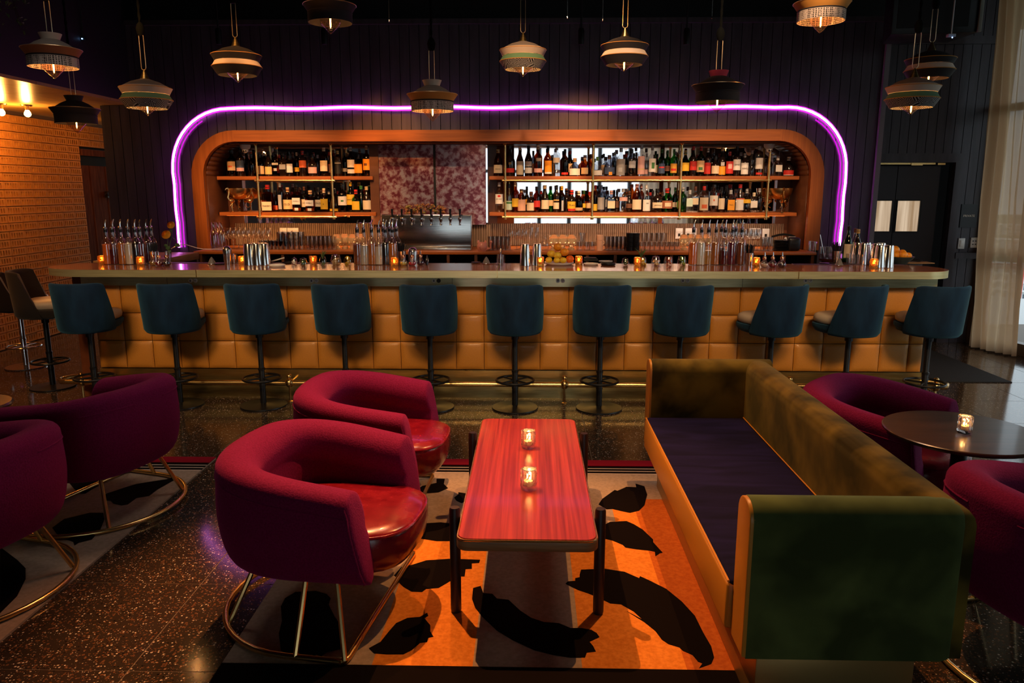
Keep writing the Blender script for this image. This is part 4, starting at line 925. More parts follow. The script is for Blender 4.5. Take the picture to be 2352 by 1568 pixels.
for i, (x, rot, nm) in enumerate(sp):
    lb = f'teal velvet bar stool, {nm} in the row, {ext[i]}'
    y = 5.75 + (.02 if i < 4 else 0)
    if i == 0: st0.location = (x, y, 0); st0.rotation_euler = (0, 0, R(rot)); st0['label'] = lb
    else: copy_tree(st0, loc=(x, y, 0), rz=R(rot), label=lb)
sA = make_stool('bar_stool', M['gmetal'], M['taupevel'], 'grey brown velvet bar stool with glowing seat, side-on at the left end of the bar'); sA.location = (-4.13, 6.30, 0); sA.rotation_euler = (0, 0, R(-72)); sA.scale = (1.0, 1.0, 1.03)
sB = make_stool('chrome_stool', M['chrome'], M['taupevel'], 'stool on a chrome pole and chrome disc behind the far left stool'); sB.location = (-4.86, 7.05, 0); sB.rotation_euler = (0, 0, R(-60)); sB.scale = (1, 1, .92)

# ================================================================ THINGS ON THE BAR
def cut_glass(name, loc, r, h, m, label, cat, group, lit=True, n=10):
    t = empty(name, loc, random.uniform(0, 1), label, cat, group)
    g = MB(); rows_ = 5
    for j in range(rows_ + 1):
        for i in range(n):
            a = 2 * PI * (i + .5 * (j % 2)) / n; rr = r * (1.0 if (i + j) % 2 else .86) * (.93 if j in (0,) else 1)
            g.v.append((rr * math.cos(a), rr * math.sin(a), h * j / rows_))
    for j in range(rows_):
        for i in range(n):
            a, b = j * n + i, j * n + (i + 1) % n; c_, d = a + n, b + n
            if j % 2 == 0: g.f += [(a, b, c_), (b, d, c_)]
            else: g.f += [(a, b, d), (a, d, c_)]
    base = len(g.v); g.v += [(0, 0, 0)]; g.f += [(base, (i + 1) % n, i) for i in range(n)]
    b2 = len(g.v)
    for z in (h, h * .2):
        for i in range(n): a = 2 * PI * (i + .5 * (rows_ % 2)) / n; g.v.append((r * .72 * math.cos(a), r * .72 * math.sin(a), z))
    for i in range(n):
        k = (i + 1) % n
        g.f.append((rows_ * n + i, rows_ * n + k, b2 + k, b2 + i)); g.f.append((b2 + i, b2 + k, b2 + n + k, b2 + n + i))
    g.f.append(tuple(b2 + n + i for i in range(n)))
    g.build('cut_glass_cup', m, t, smooth=False)
    MB().lathe([(0, h * .21), (r * .5, h * .21), (r * .5, h * .42), (0, h * .42)], 12).build('candle', M['candlewax'], t)
    MB().lathe([(0, 0), (r * .14, h * .07), (r * .10, h * .16), (0, h * .30)], 8, (0, 0, h * .43)).build('flame', M['flame'], t)
    if lit:
        o = lamp('candle_glow', 'POINT', (0, 0, h * .75), .5, (1, .5, .16), .006); o.parent = t
    return t
for k, (px, py, lb) in enumerate(((235, 607, 'amber cut glass candle holder at the far left of the counter'), (324, 610, 'amber cut glass candle holder in front of the left pour bottles'), (557, 608, 'amber cut glass candle holder left of the upturned tins'),
        (720, 608, 'amber cut glass candle holder left of the air plant jar'), (906, 612, 'amber cut glass candle holder before the middle pour bottles'), (1241, 610, 'amber cut glass candle holder left of the fruit plate'),
        (1329, 608, 'amber cut glass candle holder right of the fruit plate'), (1464, 611, 'amber cut glass candle holder left of the garnish jars'), (1736, 612, 'amber cut glass candle holder by the black straws on the right'), (2006, 615, 'amber cut glass candle holder before the steel tins at right'))):
    p = onz(px, py, BT); cut_glass('candle_holder', p, .032, .072, M['ambglass'], lb, 'candle holder', 'amber candle holders on the bar')
# pour bottles
_pb = {}
def pour_bottle(px, py, h, liq, fill, label, group, dyn=0):
    p = onz(px, py, BT); p = (p[0], p[1] + dyn, BT); r = .037
    if 'b' not in _pb:
        pr = [(0, 0), (r, 0), (r * 1.02, .006), (r * 1.02, .165), (r * .9, .19), (r * .5, .212), (r * .40, .23), (r * .37, .285), (r * .42, .286), (r * .42, .295), (r * .37, .296)]
        _pb['b'] = MB().lathe(pr, 16).mesh('pour_bottle', M['tglass'], angle=50)
        _pb['s'] = MB().lathe([(.012, .285), (.015, .297), (.015, .303), (.006, .308)], 10).tube([(0, 0, .30), (0, 0, .325), (.004, 0, .345), (.014, 0, .365)], [.006, .006, .005, .004], 8).mesh('pourer', M['chrome'])
        _pb['c'] = MB().lathe([(.0135, .262), (.0145, .268), (.0145, .285), (.0135, .29)], 10).mesh('stopper', M['gmetal'])
    o = bpy.data.objects.new('pour_bottle', _pb['b']); C.objects.link(o); o.location = p; o.rotation_euler = (0, 0, random.uniform(.2, 1.3)); tag(o, label, 'bottle', group)
    k = ('l', liq, fill)
    if k not in _pb:
        z = .008 + .18 * fill; _pb[k] = MB().lathe([(0, .006), (r * .93, .006), (r * .93, min(z, .165)), (r * (.93 if z < .166 else .6), z), (0, z)], 14).mesh('liquid', mat('syrup', liq, .15, coat=.3), angle=40)
    for nm, me in (('liquid', _pb[k]), ('pourer', _pb['s']), ('stopper', _pb['c'])):
        c = bpy.data.objects.new(nm, me); C.objects.link(c); c.parent = o
    return o
LQ = {'orange': (.70, .16, .02), 'amber': (.45, .15, .03), 'dark red': (.10, .01, .01), 'brown': (.22, .06, .02), 'cloudy white': (.62, .56, .48), 'black': (.015, .01, .012), 'pale': (.70, .66, .58), 'plum': (.12, .01, .03), 'clear': (.5, .46, .42), 'golden': (.50, .24, .05)}
def pours(lst, where):
    for i, (px, py, lq, fl_, dy) in enumerate(lst):
        pour_bottle(px, py, .36, LQ[lq], fl_, f'pour-spout bottle of {lq} liquid, {ordinal(i)} from left in {where}', 'pour bottles in ' + where, dy)
pours([(250, 607, 'orange', .9, 0), (258, 605, 'amber', .8, .06), (265, 607, 'dark red', .65, 0), (273, 605, 'brown', .8, .07), (284, 607, 'amber', .95, 0), (291, 605, 'brown', .9, .07), (301, 607, 'cloudy white', .95, 0), (308, 605, 'plum', .95, .06), (317, 607, 'black', .98, 0), (326, 607, 'dark red', .9, .01), (333, 605, 'plum', .9, .07), (340, 605, 'brown', .8, .10)], 'the left cluster')
pours([(823, 608, 'brown', .9, 0), (838, 608, 'clear', .85, 0), (852, 606, 'pale', .8, .07), (856, 608, 'amber', .9, 0), (872, 608, 'cloudy white', .8, 0), (878, 606, 'golden', .9, .08), (887, 608, 'black', .98, 0), (893, 606, 'plum', .9, .08), (903, 608, 'amber', .95, 0), (909, 606, 'brown', .9, .08)], 'the middle cluster')
pours([(1590, 608, 'orange', .98, 0), (1608, 608, 'pale', .98, 0), (1625, 608, 'golden', .6, .01), (1641, 608, 'amber', .98, 0), (1656, 606, 'brown', .7, .04), (1662, 608, 'dark red', .6, 0), (1679, 608, 'plum', .98, 0), (1690, 606, 'black', .98, .06), (1700, 608, 'brown', .98, 0)], 'the right cluster')
# steel tins (upturned shakers)
tinm = MB().lathe([(.044, 0), (.046, .002), (.034, .168), (.031, .176), (0, .178)], 20).mesh('shaker_tin', M['chrome'], angle=30)
tins = [(573, 609, 0), (583, 607, .06), (592, 609, 0), (601, 607, .05), (609, 609, .01), (1206, 610, 0), (1233, 609, 0), (1975, 607, .07), (1984, 608, .03), (1996, 607, .08), (2011, 609, .02), (2018, 614, 0), (2030, 609, .08), (2038, 614, 0)]
tl = ['leftmost of the left group of upturned steel tins', 'second of the left group of upturned steel tins', 'middle of the left group of upturned steel tins', 'fourth of the left group of upturned steel tins', 'rightmost of the left group of upturned steel tins',
      'upturned steel tin standing left of the fruit, farther', 'upturned steel tin standing next to the fruit plate candle'] + [f'upturned steel shaker tin, {ordinal(i)} from left beside the grey orange bowl' for i in range(7)]
for (px, py, dy), lb in zip(tins, tl):
    p = onz(px, py, BT); o = bpy.data.objects.new('shaker_tin', tinm); C.objects.link(o); o.location = (p[0], p[1] + dy, BT); tag(o, lb, 'shaker', 'upturned steel tins on the bar')
# bitters bottles (small round with dasher)
def bitters(px, py, liq, label):
    p = onz(px, py, BT)
    o = MB().lathe([(0, 0), (.020, 0), (.030, .010), (.034, .024), (.030, .038), (.016, .052), (.010, .062), (.010, .070)], 16).build('bitters_bottle', M['tglass']); o.location = p; tag(o, label, 'bottle', 'small bitters bottles')
    MB().lathe([(0, .003), (.019, .003), (.0285, .012), (.031, .024), (.028, .032), (0, .032)], 14).build('liquid', mat('bitters', liq, .1, coat=.3), o)
    MB().lathe([(.010, .062), (.015, .066), (.015, .082), (.009, .090)], 12).build('copper_collar', mat('copper', (.7, .3, .18), .2, 1), o)
    MB().lathe([(.007, .088), (.005, .105), (.0025, .122), (0, .123)], 8).build('dasher', M['chrome'], o)
for px, py, lq, lb in ((353, 610, (.25, .13, .03), 'small round bitters bottle of golden liquid by the left straws'), (366, 611, (.14, .005, .01), 'small round bitters bottle of red liquid by the left straws'), (384, 611, (.01, .008, .015), 'small round bitters bottle of black liquid by the left straws'),
      (927, 610, (.45, .38, .06), 'small round bitters bottle of yellow liquid in the middle of the bar'), (947, 610, (.35, .01, .04), 'small round bitters bottle of red liquid in the middle of the bar'), (966, 609, (.02, .008, .03), 'small round bitters bottle of dark liquid in the middle of the bar'),
      (1755, 614, (.55, .35, .25), 'small round bitters bottle of pale pink liquid on the right'), (1774, 614, (.16, .01, .02), 'small round bitters bottle of dark red liquid on the right'), (1795, 614, (.015, .01, .02), 'small round bitters bottle of black liquid on the right')):
    bitters(px, py, lq, lb)
# straw tumblers
def straws(px, py, label, dy=0):
    p = onz(px, py, BT); t = empty('straw_holder', (p[0], p[1] + dy, BT), 0, label, 'straw holder')
    MB().lathe([(.0, .0), (.028, 0), (.036, .105), (.034, .106), (.026, .005)], 16).build('steel_cup', M['chrome'], t, angle=50)
    rs = random.Random(px); s = MB()
    for k in range(34):
        a = rs.uniform(0, 6.28); q = rs.uniform(.2, 1)
        s.tube([(.010 * q * math.cos(a), .010 * q * math.sin(a), .02), (.048 * q * math.cos(a), .048 * q * math.sin(a), rs.uniform(.155, .18))], .0028, 5)
    tag(s.build('straws', M['straw'], t), kind='stuff')
straws(351, 607, 'steel cup packed with black straws in front of the yellow roses', .03); straws(921, 607, 'steel cup packed with black straws right of the middle pour bottles', .05); straws(1720, 610, 'steel cup packed with black straws left of the right bitters bottles')
straws(1925, 606, 'steel cup topped with black straws before the right neon end', .05)
# roses
p = onz(378, 606, BT); t = empty('rose_vase', (p[0], p[1] + .08, BT), 0, 'two yellow orange roses in a small glass by the left neon end', 'flowers')
MB().lathe([(0, 0), (.022, 0), (.028, .10), (.026, .10), (.02, .005)], 14).build('glass', M['tglass'], t)
def rose(c, r, par):
    m = MB()
    for k in range(5):
        rr = r * (1 - .17 * k)
        for q in range(5 if k else 6):
            a = q * 2 * PI / (5 if k else 6) + k * .5; v0 = len(m.v)
            m.lathe([(rr * .35, -r * .35 + .1 * r * k), (rr * .85, -r * .1 + .12 * r * k), (rr, r * .28 + .1 * r * k), (rr * .9, r * .5 + .08 * r * k)], 5, c, a0=a - .72, a1=a + .72)
            rot = Matrix.Translation(c) @ Matrix.Rotation(R(62), 4, 'X') @ Matrix.Translation([-q_ for q_ in c])
            for i in range(v0, len(m.v)): m.v[i] = tuple(rot @ Vector(m.v[i]))
    m.sphere(c, r * .35, 8, 5)
    m.build('rose_bloom', M['yrose'], par, angle=60)
rose((.01, -.02, .235), .038, t); rose((.052, -.01, .315), .032, t)
s = MB().tube([(0, 0, .02), (.0, 0, .12), (.01, -.01, .21)], .0025, 5).tube([(0, 0, .02), (.02, 0, .16), (.045, 0, .23), (.052, 0, .29)], .0025, 5).tube([(.04, 0, .22), (.08, 0, .19), (.12, 0, .18)], .0018, 5)
s.build('stems', M['leaf'], t)
for a, b, c_ in (((.005, 0, .14), .03, .3), ((-.02, .0, .12), .035, 2.8), ((.035, 0, .20), .03, 1.0), ((.10, 0, .165), .035, -.6), ((.02, 0, .26), .025, 2.6), ((.03, -.01, .11), .035, -.8), ((.11, 0, .14), .03, .4)):
    m = MB().lathe([(0, 0), (.5, .3), (.55, .5), (.4, .8), (0, 1)], 8).xf(Matrix.Translation(a) @ Matrix.Rotation(c_ - PI / 2, 4, 'Y') @ Matrix.Diagonal((b * .8, b * .12, b * 1.3, 1)))
    m.build('leaf', M['leaf'], t)
# garnish jars
def jar(px, py, m1, label, r=.036, h=.066, fill=.6, lid=False, dy=0):
    p = onz(px, py, BT); o = MB().lathe([(0, 0), (r * .75, 0), (r, h * .18), (r * 1.02, h * .5), (r * .8, h * .82), (r * .72, h), (r * .69, h)], 16).build('garnish_jar', M['tglass']); o.location = (p[0], p[1] + dy, BT); tag(o, label, 'jar', 'glass garnish jars')
    rs = random.Random(int(px)); f = MB()
    for k in range(9):
        a = rs.uniform(0, 6.28); q = rs.uniform(0, r * .5); z = .008 + fill * h * k / 9
        f.add([], []); v0 = len(f.v); f.lathe([(0, 0), (r * .42, 0), (r * .42, .005), (0, .005)], 10)
        mt = Matrix.Translation((q * math.cos(a), q * math.sin(a), z)) @ Matrix.Rotation(rs.uniform(-1, 1), 4, 'X') @ Matrix.Rotation(rs.uniform(-1, 1), 4, 'Y')
        for i in range(v0, len(f.v)): f.v[i] = tuple(mt @ Vector(f.v[i]))
    f.build('garnish', m1, o)
    if lid: MB().lathe([(r * .75, h), (r * .78, h + .004), (r * .3, h + .010), (.006, h + .016), (0, h + .018)], 14).build('glass_lid', M['tglass'], o)
lime = mat('lime', (.22, .34, .05), .4); dgreen = mat('olive_green', (.05, .10, .02), .35); gft = mat('grapefruit', (.70, .16, .06), .4); pale = mat('pale_peel', (.72, .52, .25), .4)
for a in ((675, 608, M['china'], 'small lidded glass jar of pale sugar right of the white dishes', .026, .045, .5, True, .02), (697, 609, dgreen, 'glass jar of green olives left of the candle', .034, .05, .6, True, 0), (742, 609, M['leaf'], 'glass jar holding an air plant, left of the lemon jars', .030, .07, .3, False, 0),
          (772, 608, pale, 'lidded glass jar of pale peels right of the air plant', .044, .075, .5, True, 0), (800, 608, M['lemon'], 'glass jar of lemon slices left of the middle pour bottles', .038, .07, .8, False, 0), (1436, 609, dgreen, 'glass jar of dark green herbs left of the garnish candle', .031, .05, .7, True, 0),
          (1476, 610, M['lemon'], 'glass jar of yellow slices under the second air plant', .036, .068, .6, False, .01), (1506, 610, pale, 'glass jar of pale orange wedges, second of the right garnish jars', .038, .07, .5, True, 0), (1535, 609, gft, 'glass jar of red grapefruit slices, third of the right garnish jars', .038, .07, .7, False, 0),
          (1566, 609, lime, 'glass jar of green lime slices next to the orange pour bottle', .038, .072, .8, False, 0)):
    jar(*a[:4], r=a[4], h=a[5], fill=a[6], lid=a[7], dy=a[8])
def airplant(px, py, z0, label, s_=1):
    p = onz(px, py, BT); m = MB(); rs = random.Random(int(px))
    for k in range(11):
        a = rs.uniform(0, 6.28); l = rs.uniform(.035, .06) * s_
        m.tube([(0, 0, 0), (l * .35 * math.cos(a), l * .35 * math.sin(a), l * .8), (l * .9 * math.cos(a), l * .9 * math.sin(a), l * 1.25)], [.0045, .0035, .0005], 5)
    o = m.build('air_plant', M['leaf']); o.location = (p[0], p[1], BT + z0); tag(o, label, 'plant')
airplant(742, 609, .055, 'spiky air plant standing in the jar near the lemon slices'); airplant(1472, 609, .062, 'spiky air plant above the jar of yellow slices', 1.2)
# fruit plate
p = onz(1285, 609, BT); px0, py0 = p[0], p[1] + .06
o = MB().lathe([(0, 0), (.10, 0), (.118, .012), (.122, .022), (.118, .022), (.098, .008), (0, .007)], 32).build('fruit_plate', M['china']); o.location = (px0, py0, BT); tag(o, 'white round plate carrying the pile of oranges and lemons', 'plate')
def fruit(name, loc, r, m, label, cat, group, lem=False):
    o = MB().sphere((0, 0, 0), r, 18, 12, (1, 1, .94) if not lem else (1.12, .95, .95)).build(name, m); o.location = loc; tag(o, label, cat, group)
    MB().lathe([(0, r * .93), (.004, r * .925), (.003, r * .945), (0, r * .95)], 6).build('stem_scar', M['leaf'], o)
FG = 'citrus fruit piled on the white plate'
for dx, dy, dz, r, k, lb in ((-.083, -.03, .032, .026, 'l', 'leftmost lemon at the edge of the white plate'), (-.022, -.075, .034, .024, 'l', 'small lemon at the front of the white plate'), (.028, -.07, .034, .026, 'l', 'front lemon between the small lemon and the red orange'),
      (.082, -.03, .040, .034, 'r', 'reddish orange at the right edge of the plate'), (-.062, .02, .078, .032, 'l', 'yellow lemon resting on the left of the fruit pile'), (-.016, -.03, .070, .030, 'l', 'round lemon in the middle of the fruit pile'),
      (.040, .0, .094, .036, 'o', 'large orange on the right of the fruit pile'), (-.014, .015, .136, .035, 'o', 'topmost orange crowning the fruit pile'), (0, .05, .035, .034, 'o', 'hidden orange at the back of the fruit pile')):
    m_ = {'l': M['lemon'], 'o': M['orange'], 'r': mat('red_orange_peel', (.82, .14, .01), .4)}[k]
    fruit('lemon' if k == 'l' else 'orange', (px0 + dx * 1.05, py0 + dy, BT + dz + .008), r, m_, lb, 'fruit', FG, k == 'l')
p = onz(2066, 606, BT); bx0, by0 = p[0] + .01, p[1] + .02
o = MB().lathe([(0, 0), (.05, 0), (.055, .006), (.095, .04), (.112, .062), (.107, .062), (.09, .042), (.05, .012), (0, .01)], 28).build('fruit_bowl', M['darkbowl']); o.location = (bx0, by0, BT); tag(o, 'dark grey bowl of oranges near the right end of the counter', 'bowl')
for dx, dy, dz, r, lb in ((-.045, -.02, .07, .036, 'orange at the left rim of the grey bowl'), (.0, -.045, .074, .038, 'front orange in the middle of the grey bowl'), (.058, -.01, .066, .031, 'small orange at the right rim of the grey bowl'), (-.035, .03, .112, .037, 'top orange at the back of the grey bowl'), (.03, .035, .085, .033, 'rear orange behind the front one in the grey bowl')):
    fruit('orange', (bx0 + dx, by0 + dy, BT + dz), r, M['orange'], lb, 'fruit', 'oranges in the grey bowl')
# dishes, strainers, mats, mixing things
def disc(name, px, py, r, h, m, label, cat, dy=0):
    p = onz(px, py, BT); o = MB().lathe([(0, 0), (r * .85, 0), (r, h * .6), (r, h), (r * .94, h), (r * .82, h * .35), (0, h * .35)], 24).build(name, m); o.location = (p[0], p[1] + dy, BT); return tag(o, label, cat)
disc('dish', 636, 612, .068, .018, M['china'], 'white shallow dish right of the upturned tins, lower one', 'dish'); disc('dish', 657, 606, .05, .012, M['gmetal'], 'dark small dish behind the white dish', 'dish', .06)
disc('dish', 1357, 608, .062, .014, M['china'], 'white dish with a black cloth right of the fruit plate', 'dish'); disc('dish', 1397, 609, .062, .018, M['gmetal'], 'black round dish right of the folded cloth', 'dish'); disc('dish', 1393, 604, .06, .012, M['grey'], 'grey round dish behind the black dish', 'dish', .08)
p = onz(1357, 604, BT); o = MB().box(-.06, .06, -.045, .045, 0, .018).box(-.055, .05, -.04, .045, .018, .030).build('bar_cloth', M['black'], bevel=.006); o.location = (p[0], p[1] + .02, BT + .016); tag(o, 'folded black cloth on the white dish', 'cloth')
p = onz(636, 606, BT); o = MB().tube([(-.05, 0, .0), (.06, 0, .03)], .006, 6).build('peeler', M['china']); o.location = (p[0], p[1] + .02, BT + .02); tag(o, 'white handled peeler propped on the white dish', 'utensil')
def strainer(px, py, label):
    p = onz(px, py, BT); o = MB().lathe([(.001, .062), (.012, .05), (.024, .025), (.033, .004)], 18).build('fine_strainer', cmat((.16, .15, .15), .35)); o.location = (p[0], p[1], BT); tag(o, label, 'strainer')
    MB().tube([(.034 * math.cos(k * PI / 9), .034 * math.sin(k * PI / 9), .004) for k in range(18)], .003, 5, closed=True).tube([(.03, .0, .004), (.11, .02, .008)], .004, 5).build('rim_and_handle', M['chrome'], o)
strainer(487, 607, 'cone shaped mesh strainer on the left part of the bar'); strainer(1117, 606, 'cone shaped mesh strainer in the middle of the bar'); strainer(1927, 610, 'cone shaped mesh strainer near the right neon end')
for px, py, lb in ((503, 608, 'flat steel strainer ring left of the stacked shaker'), (1093, 605, 'flat steel strainer ring left of the middle mesh strainer'), (1895, 607, 'flat steel strainer ring left of the right mesh strainer')):
    p = onz(px, py, BT); o = MB().lathe([(.0, .004), (.04, .004), (.042, .010), (.036, .012), (0, .012)], 20).tube([(.04, 0, .008), (.10, .02, .012)], .005, 5).build('strainer', M['gmetal']); o.location = (p[0], p[1] + .02, BT); tag(o, lb, 'strainer')
p = onz(524, 608, BT); o = MB().lathe([(0, 0), (.030, 0), (.034, .09), (.036, .125), (.032, .135), (.02, .150), (0, .155)], 20).build('cocktail_shaker', M['steel']); o.location = p; tag(o, 'steel cocktail shaker with domed top on the left part of the bar', 'shaker')
p = onz(945, 606, BT); o = MB().lathe([(0, 0), (.040, 0), (.040, .09), (.036, .115), (.02, .13), (0, .133)], 20).build('cocktail_shaker', M['steel']); o.location = (p[0], p[1] + .09, BT); tag(o, 'dome topped steel shaker behind the middle bitters bottles', 'shaker')
p = onz(981, 608, BT); o = MB().lathe([(0, 0), (.013, 0), (.013, .05), (.006, .06), (.006, .075), (0, .08)], 10).build('dropper_bottle', M['tdark']); o.location = p; tag(o, 'tiny dark dropper bottle right of the middle bitters', 'bottle')
def tumbler_mesh(r, h, name='tumbler', taper=.9):
    return MB().lathe([(0, .0), (r * taper, 0), (r, h), (r * .94, h), (r * taper * .92, .006), (0, .006)], 14).mesh(name, M['tglass'], angle=40)
p = onz(1150, 608, BT); o = bpy.data.objects.new('mixing_glass', tumbler_mesh(.036, .085, 'mixing_glass', .95)); C.objects.link(o); o.location = p; tag(o, 'clear straight glass holding jiggers at the counter joint', 'glass')
o = MB().lathe([(.016, .11), (.005, .07), (.014, .03)], 14).build('jigger', M['chrome']); o.location = (p[0], p[1], BT + .02); tag(o, 'steel jigger standing in the clear glass by the counter joint', 'jigger')
for px, dy, lb in ((535, .03, 'low clear glass behind the candle left of the tins'), (1955, .03, 'clear tumbler behind the steel tins at right'), (1975, -.02, 'clear tumbler in front of the steel tins at right')):
    p = onz(px, 607, BT); o = bpy.data.objects.new('tumbler', tumbler_mesh(.034, .085)); C.objects.link(o); o.location = (p[0], p[1] + dy, BT); tag(o, lb, 'glass')
# right cluster bottles on the bar
p = onz(1951, 596, BT)
for px, ty, y, st_, gl, lab, cap, lb in ((1951, 518, 6.55, 'wine', 'tgreen', CRM, BLK, 'green vermouth bottle with cream label at the right neon end'), (1972, 526, 6.62, 'wine', 'tdark', CRM, GLD, 'dark bottle with gold neck beside the green vermouth bottle'), (1966, 524, 6.78, 'wine', 'tglass', None, BRN, 'clear bottle behind the dark bottle at the right neon end')):
    q = ony(px, ty, y); bottle(q[0], y, CZ - .01, .037, q[2] - CZ + .01, st_, gl, lab, cap, lb, 'bottles at the right end of the bar', labz=(.12, .5))
for px, y, lb in ((1866, 7.62, 'clear glass jug left of the right neon end'), (1894, 6.9, 'clear stirring glass with a straw by the right neon end'), (1908, 6.85, 'low clear glass by the right neon end')):
    q = ony(px, 570, y); o = bpy.data.objects.new('tumbler', tumbler_mesh(.04, .105)); C.objects.link(o); o.location = (q[0], y, CZ - .01); tag(o, lb, 'glass')
q = ony(1894, 570, 6.9); o = MB().tube([(0, 0, .01), (-.05, 0, .20)], .004, 6).build('bar_spoon', M['chrome']); o.location = (q[0], 6.9, CZ); tag(o, 'long steel bar spoon leaning left out of a glass', 'utensil')
p = onz(2100, 604, BT); t = MB().box(-.11, .12, -.06, .07, 0, .008).build('cutting_board', M['edgewood'], bevel=.002); t.location = (p[0] + .02, p[1], BT); tag(t, 'thin wooden board at the right end behind the bowl', 'board')
t = MB().tube([(-.05, 0, .012), (-.01, .01, .018), (.04, 0, .012), (.07, .01, .012)], [.010, .014, .010, .006], 6).build('tongs', M['gmetal']); t.location = (p[0], p[1], BT + .008); tag(t, 'black handled tool lying on the thin wooden board', 'utensil')
# ================================================================ GLASSWARE ON THE BACK COUNTER
def put(me, name, px, y, label, cat, group, dz=0, rz=0, pt=None):
    q = ony(px, 575, y); o = bpy.data.objects.new(name, me); C.objects.link(o); o.location = (q[0], y, CZ + dz); o.rotation_euler = (0, 0, rz); return tag(o, label, cat, group)
wine_ = MB().lathe([(0, 0), (.034, 0), (.034, .002), (.006, .008), (.004, .03), (.004, .09), (.012, .10), (.034, .125), (.040, .15), (.036, .19), (.031, .21), (.029, .21)], 14).mesh('wine_glass', M['tglass'], angle=60)
coupe = MB().lathe([(0, 0), (.032, 0), (.032, .002), (.005, .008), (.004, .09), (.012, .098), (.045, .12), (.052, .15), (.050, .15)], 14).mesh('coupe_glass', M['tglass'], angle=60)
flute = MB().lathe([(0, 0), (.03, 0), (.03, .002), (.005, .008), (.004, .08), (.014, .10), (.024, .14), (.024, .19), (.021, .225), (.019, .225)], 14).mesh('flute_glass', M['tglass'], angle=60)
tum = tumbler_mesh(.036, .085); high = tumbler_mesh(.030, .135, 'highball_glass', .96)
globe = MB().lathe([(0, 0), (.03, 0), (.033, .02), (.02, .035), (.035, .05), (.052, .08), (.055, .105), (.045, .135), (.028, .155), (.026, .155)], 16).mesh('globe_glass', mat('gold_cut_globe_glass', (.9, .75, .5), .1, trans=.8, ior=1.4), smooth=False)
carafe = MB().lathe([(0, 0), (.035, 0), (.036, .01), (.036, .15), (.03, .18), (.016, .21), (.015, .27), (.017, .275)], 14).mesh('water_bottle', M['tglass'], angle=50)
for i, (px, y) in enumerate(((494, 7.60), (504, 7.68), (512, 7.60))): put(carafe, 'water_bottle', px, y, f'tall clear water bottle, {ordinal(i)} from left at the left end of the back counter', 'bottle', 'clear water bottles')
for r in range(2):
    for i in range(9): put(coupe if r == 0 else wine_, 'coupe_glass' if r == 0 else 'wine_glass', 526 + 11.5 * i, 7.72 + .16 * r, f'{"wide coupe" if r == 0 else "tall wine"} glass, {ordinal(i)} from left at the left of the back counter', 'glass', 'stemmed glasses left', 0)
for r in range(2):
    for i in range(6): put(tum, 'tumbler', 604 + 8.5 * i, 7.70 + .09 * r, f'small clear tumbler beside the stems, {["front","back"][r]} row, {ordinal(i)} from left', 'glass', 'tumblers left')
for r in range(2):
    for k in range(2):
        for i in range(5): put(tum, 'tumbler', 646 + 12 * i, 7.68 + .1 * r, f'clear tumbler, {["lower","upper"][k]} layer {["front","back"][r]} row, {ordinal(i)} from left, under the left outlets', 'glass', 'stacked tumblers left', k * .087)
for r in range(2):
    for i in range(7): put(high, 'highball_glass', 708 + 10 * i, 7.66 + .1 * r, f'clear highball glass {["front","back"][r]} row, {ordinal(i)} from left, left of the globes', 'glass', 'highball glasses left')
for i, px in enumerate((775, 793, 810, 828)): put(globe, 'globe_glass', px, 7.70 + .06 * (i % 2), f'gold tinted cut globe glass, {ordinal(i)} from left behind the middle pour bottles', 'glass', 'globe glasses left')
for r in range(2):
    for i in range(5): put(high, 'highball_glass', 1127 + 9.8 * i, 7.62 + .1 * r, f'clear highball glass {["front","back"][r]} row, {ordinal(i)} from left, right of the pink mug', 'glass', 'highball glasses middle')
for i, (px, me, nm, y) in enumerate(((1172, wine_, 'wine_glass', 7.62), (1187, wine_, 'wine_glass', 7.70), (1204, wine_, 'wine_glass', 7.62), (1196, wine_, 'wine_glass', 7.82), (1220, flute, 'flute_glass', 7.66), (1233, flute, 'flute_glass', 7.66))):
    put(me, nm, px, y, f'stemmed clear glass, {ordinal(i)} from left, behind the two lone steel tins', 'glass', 'stemmed glasses middle')
pitc = MB().lathe([(0, 0), (.035, 0), (.045, .03), (.046, .06), (.03, .10), (.018, .125), (.028, .15), (.026, .15)], 14).mesh('carafe', M['tglass'], angle=60)
put(pitc, 'carafe', 1251, 7.64, 'small clear carafe with flared neck left of the globe glasses', 'carafe', None)
for i, px in enumerate((1272, 1292, 1312)): put(globe, 'globe_glass', px, 7.66, f'gold tinted cut globe glass, {ordinal(i)} from left behind the fruit', 'glass', 'globe glasses middle')
for k, (px, dz, lb) in enumerate(((1331, 0, 'clear tumbler, left one of the lower pair right of the globes'), (1347, 0, 'clear tumbler, right one of the lower pair right of the globes'), (1337, .087, 'clear tumbler stacked on top of the pair right of the globes'), (1360, 0, 'narrow clear tumbler left of the peach mugs'))):
    put(tum, 'tumbler', px, 7.64, lb, 'glass', 'tumblers by the mugs', dz)
mug = MB().lathe([(0, 0), (.030, 0), (.034, .05), (.033, .05), (.028, .005), (0, .005)], 16).tube([(.032, 0, .042), (.048, 0, .038), (.050, 0, .022), (.033, 0, .012)], .004, 6).mesh('mug', M['peach'], angle=50)
for dz, lb, rz in ((0, 'peach mug at the bottom of the stack of three', 0), (.052, 'peach mug in the middle of the stack of three', .3), (.104, 'tilted cream mug on top of the stack of three', .9)): put(mug, 'mug', 1377, 7.62, lb, 'mug', 'peach mugs', dz, rz)
for r in range(2):
    for i in range(6): put(high, 'highball_glass', 1393 + 9.3 * i, 7.64 + .1 * r, f'clear highball glass {["front","back"][r]} row, {ordinal(i)} from left, beside the black stack', 'glass', 'highball glasses right')
bs = MB().lathe([(0, 0), (.036, 0), (.040, .040), (.036, .043), (0, .043)], 14).mesh('black_cup', M['gmetal'])
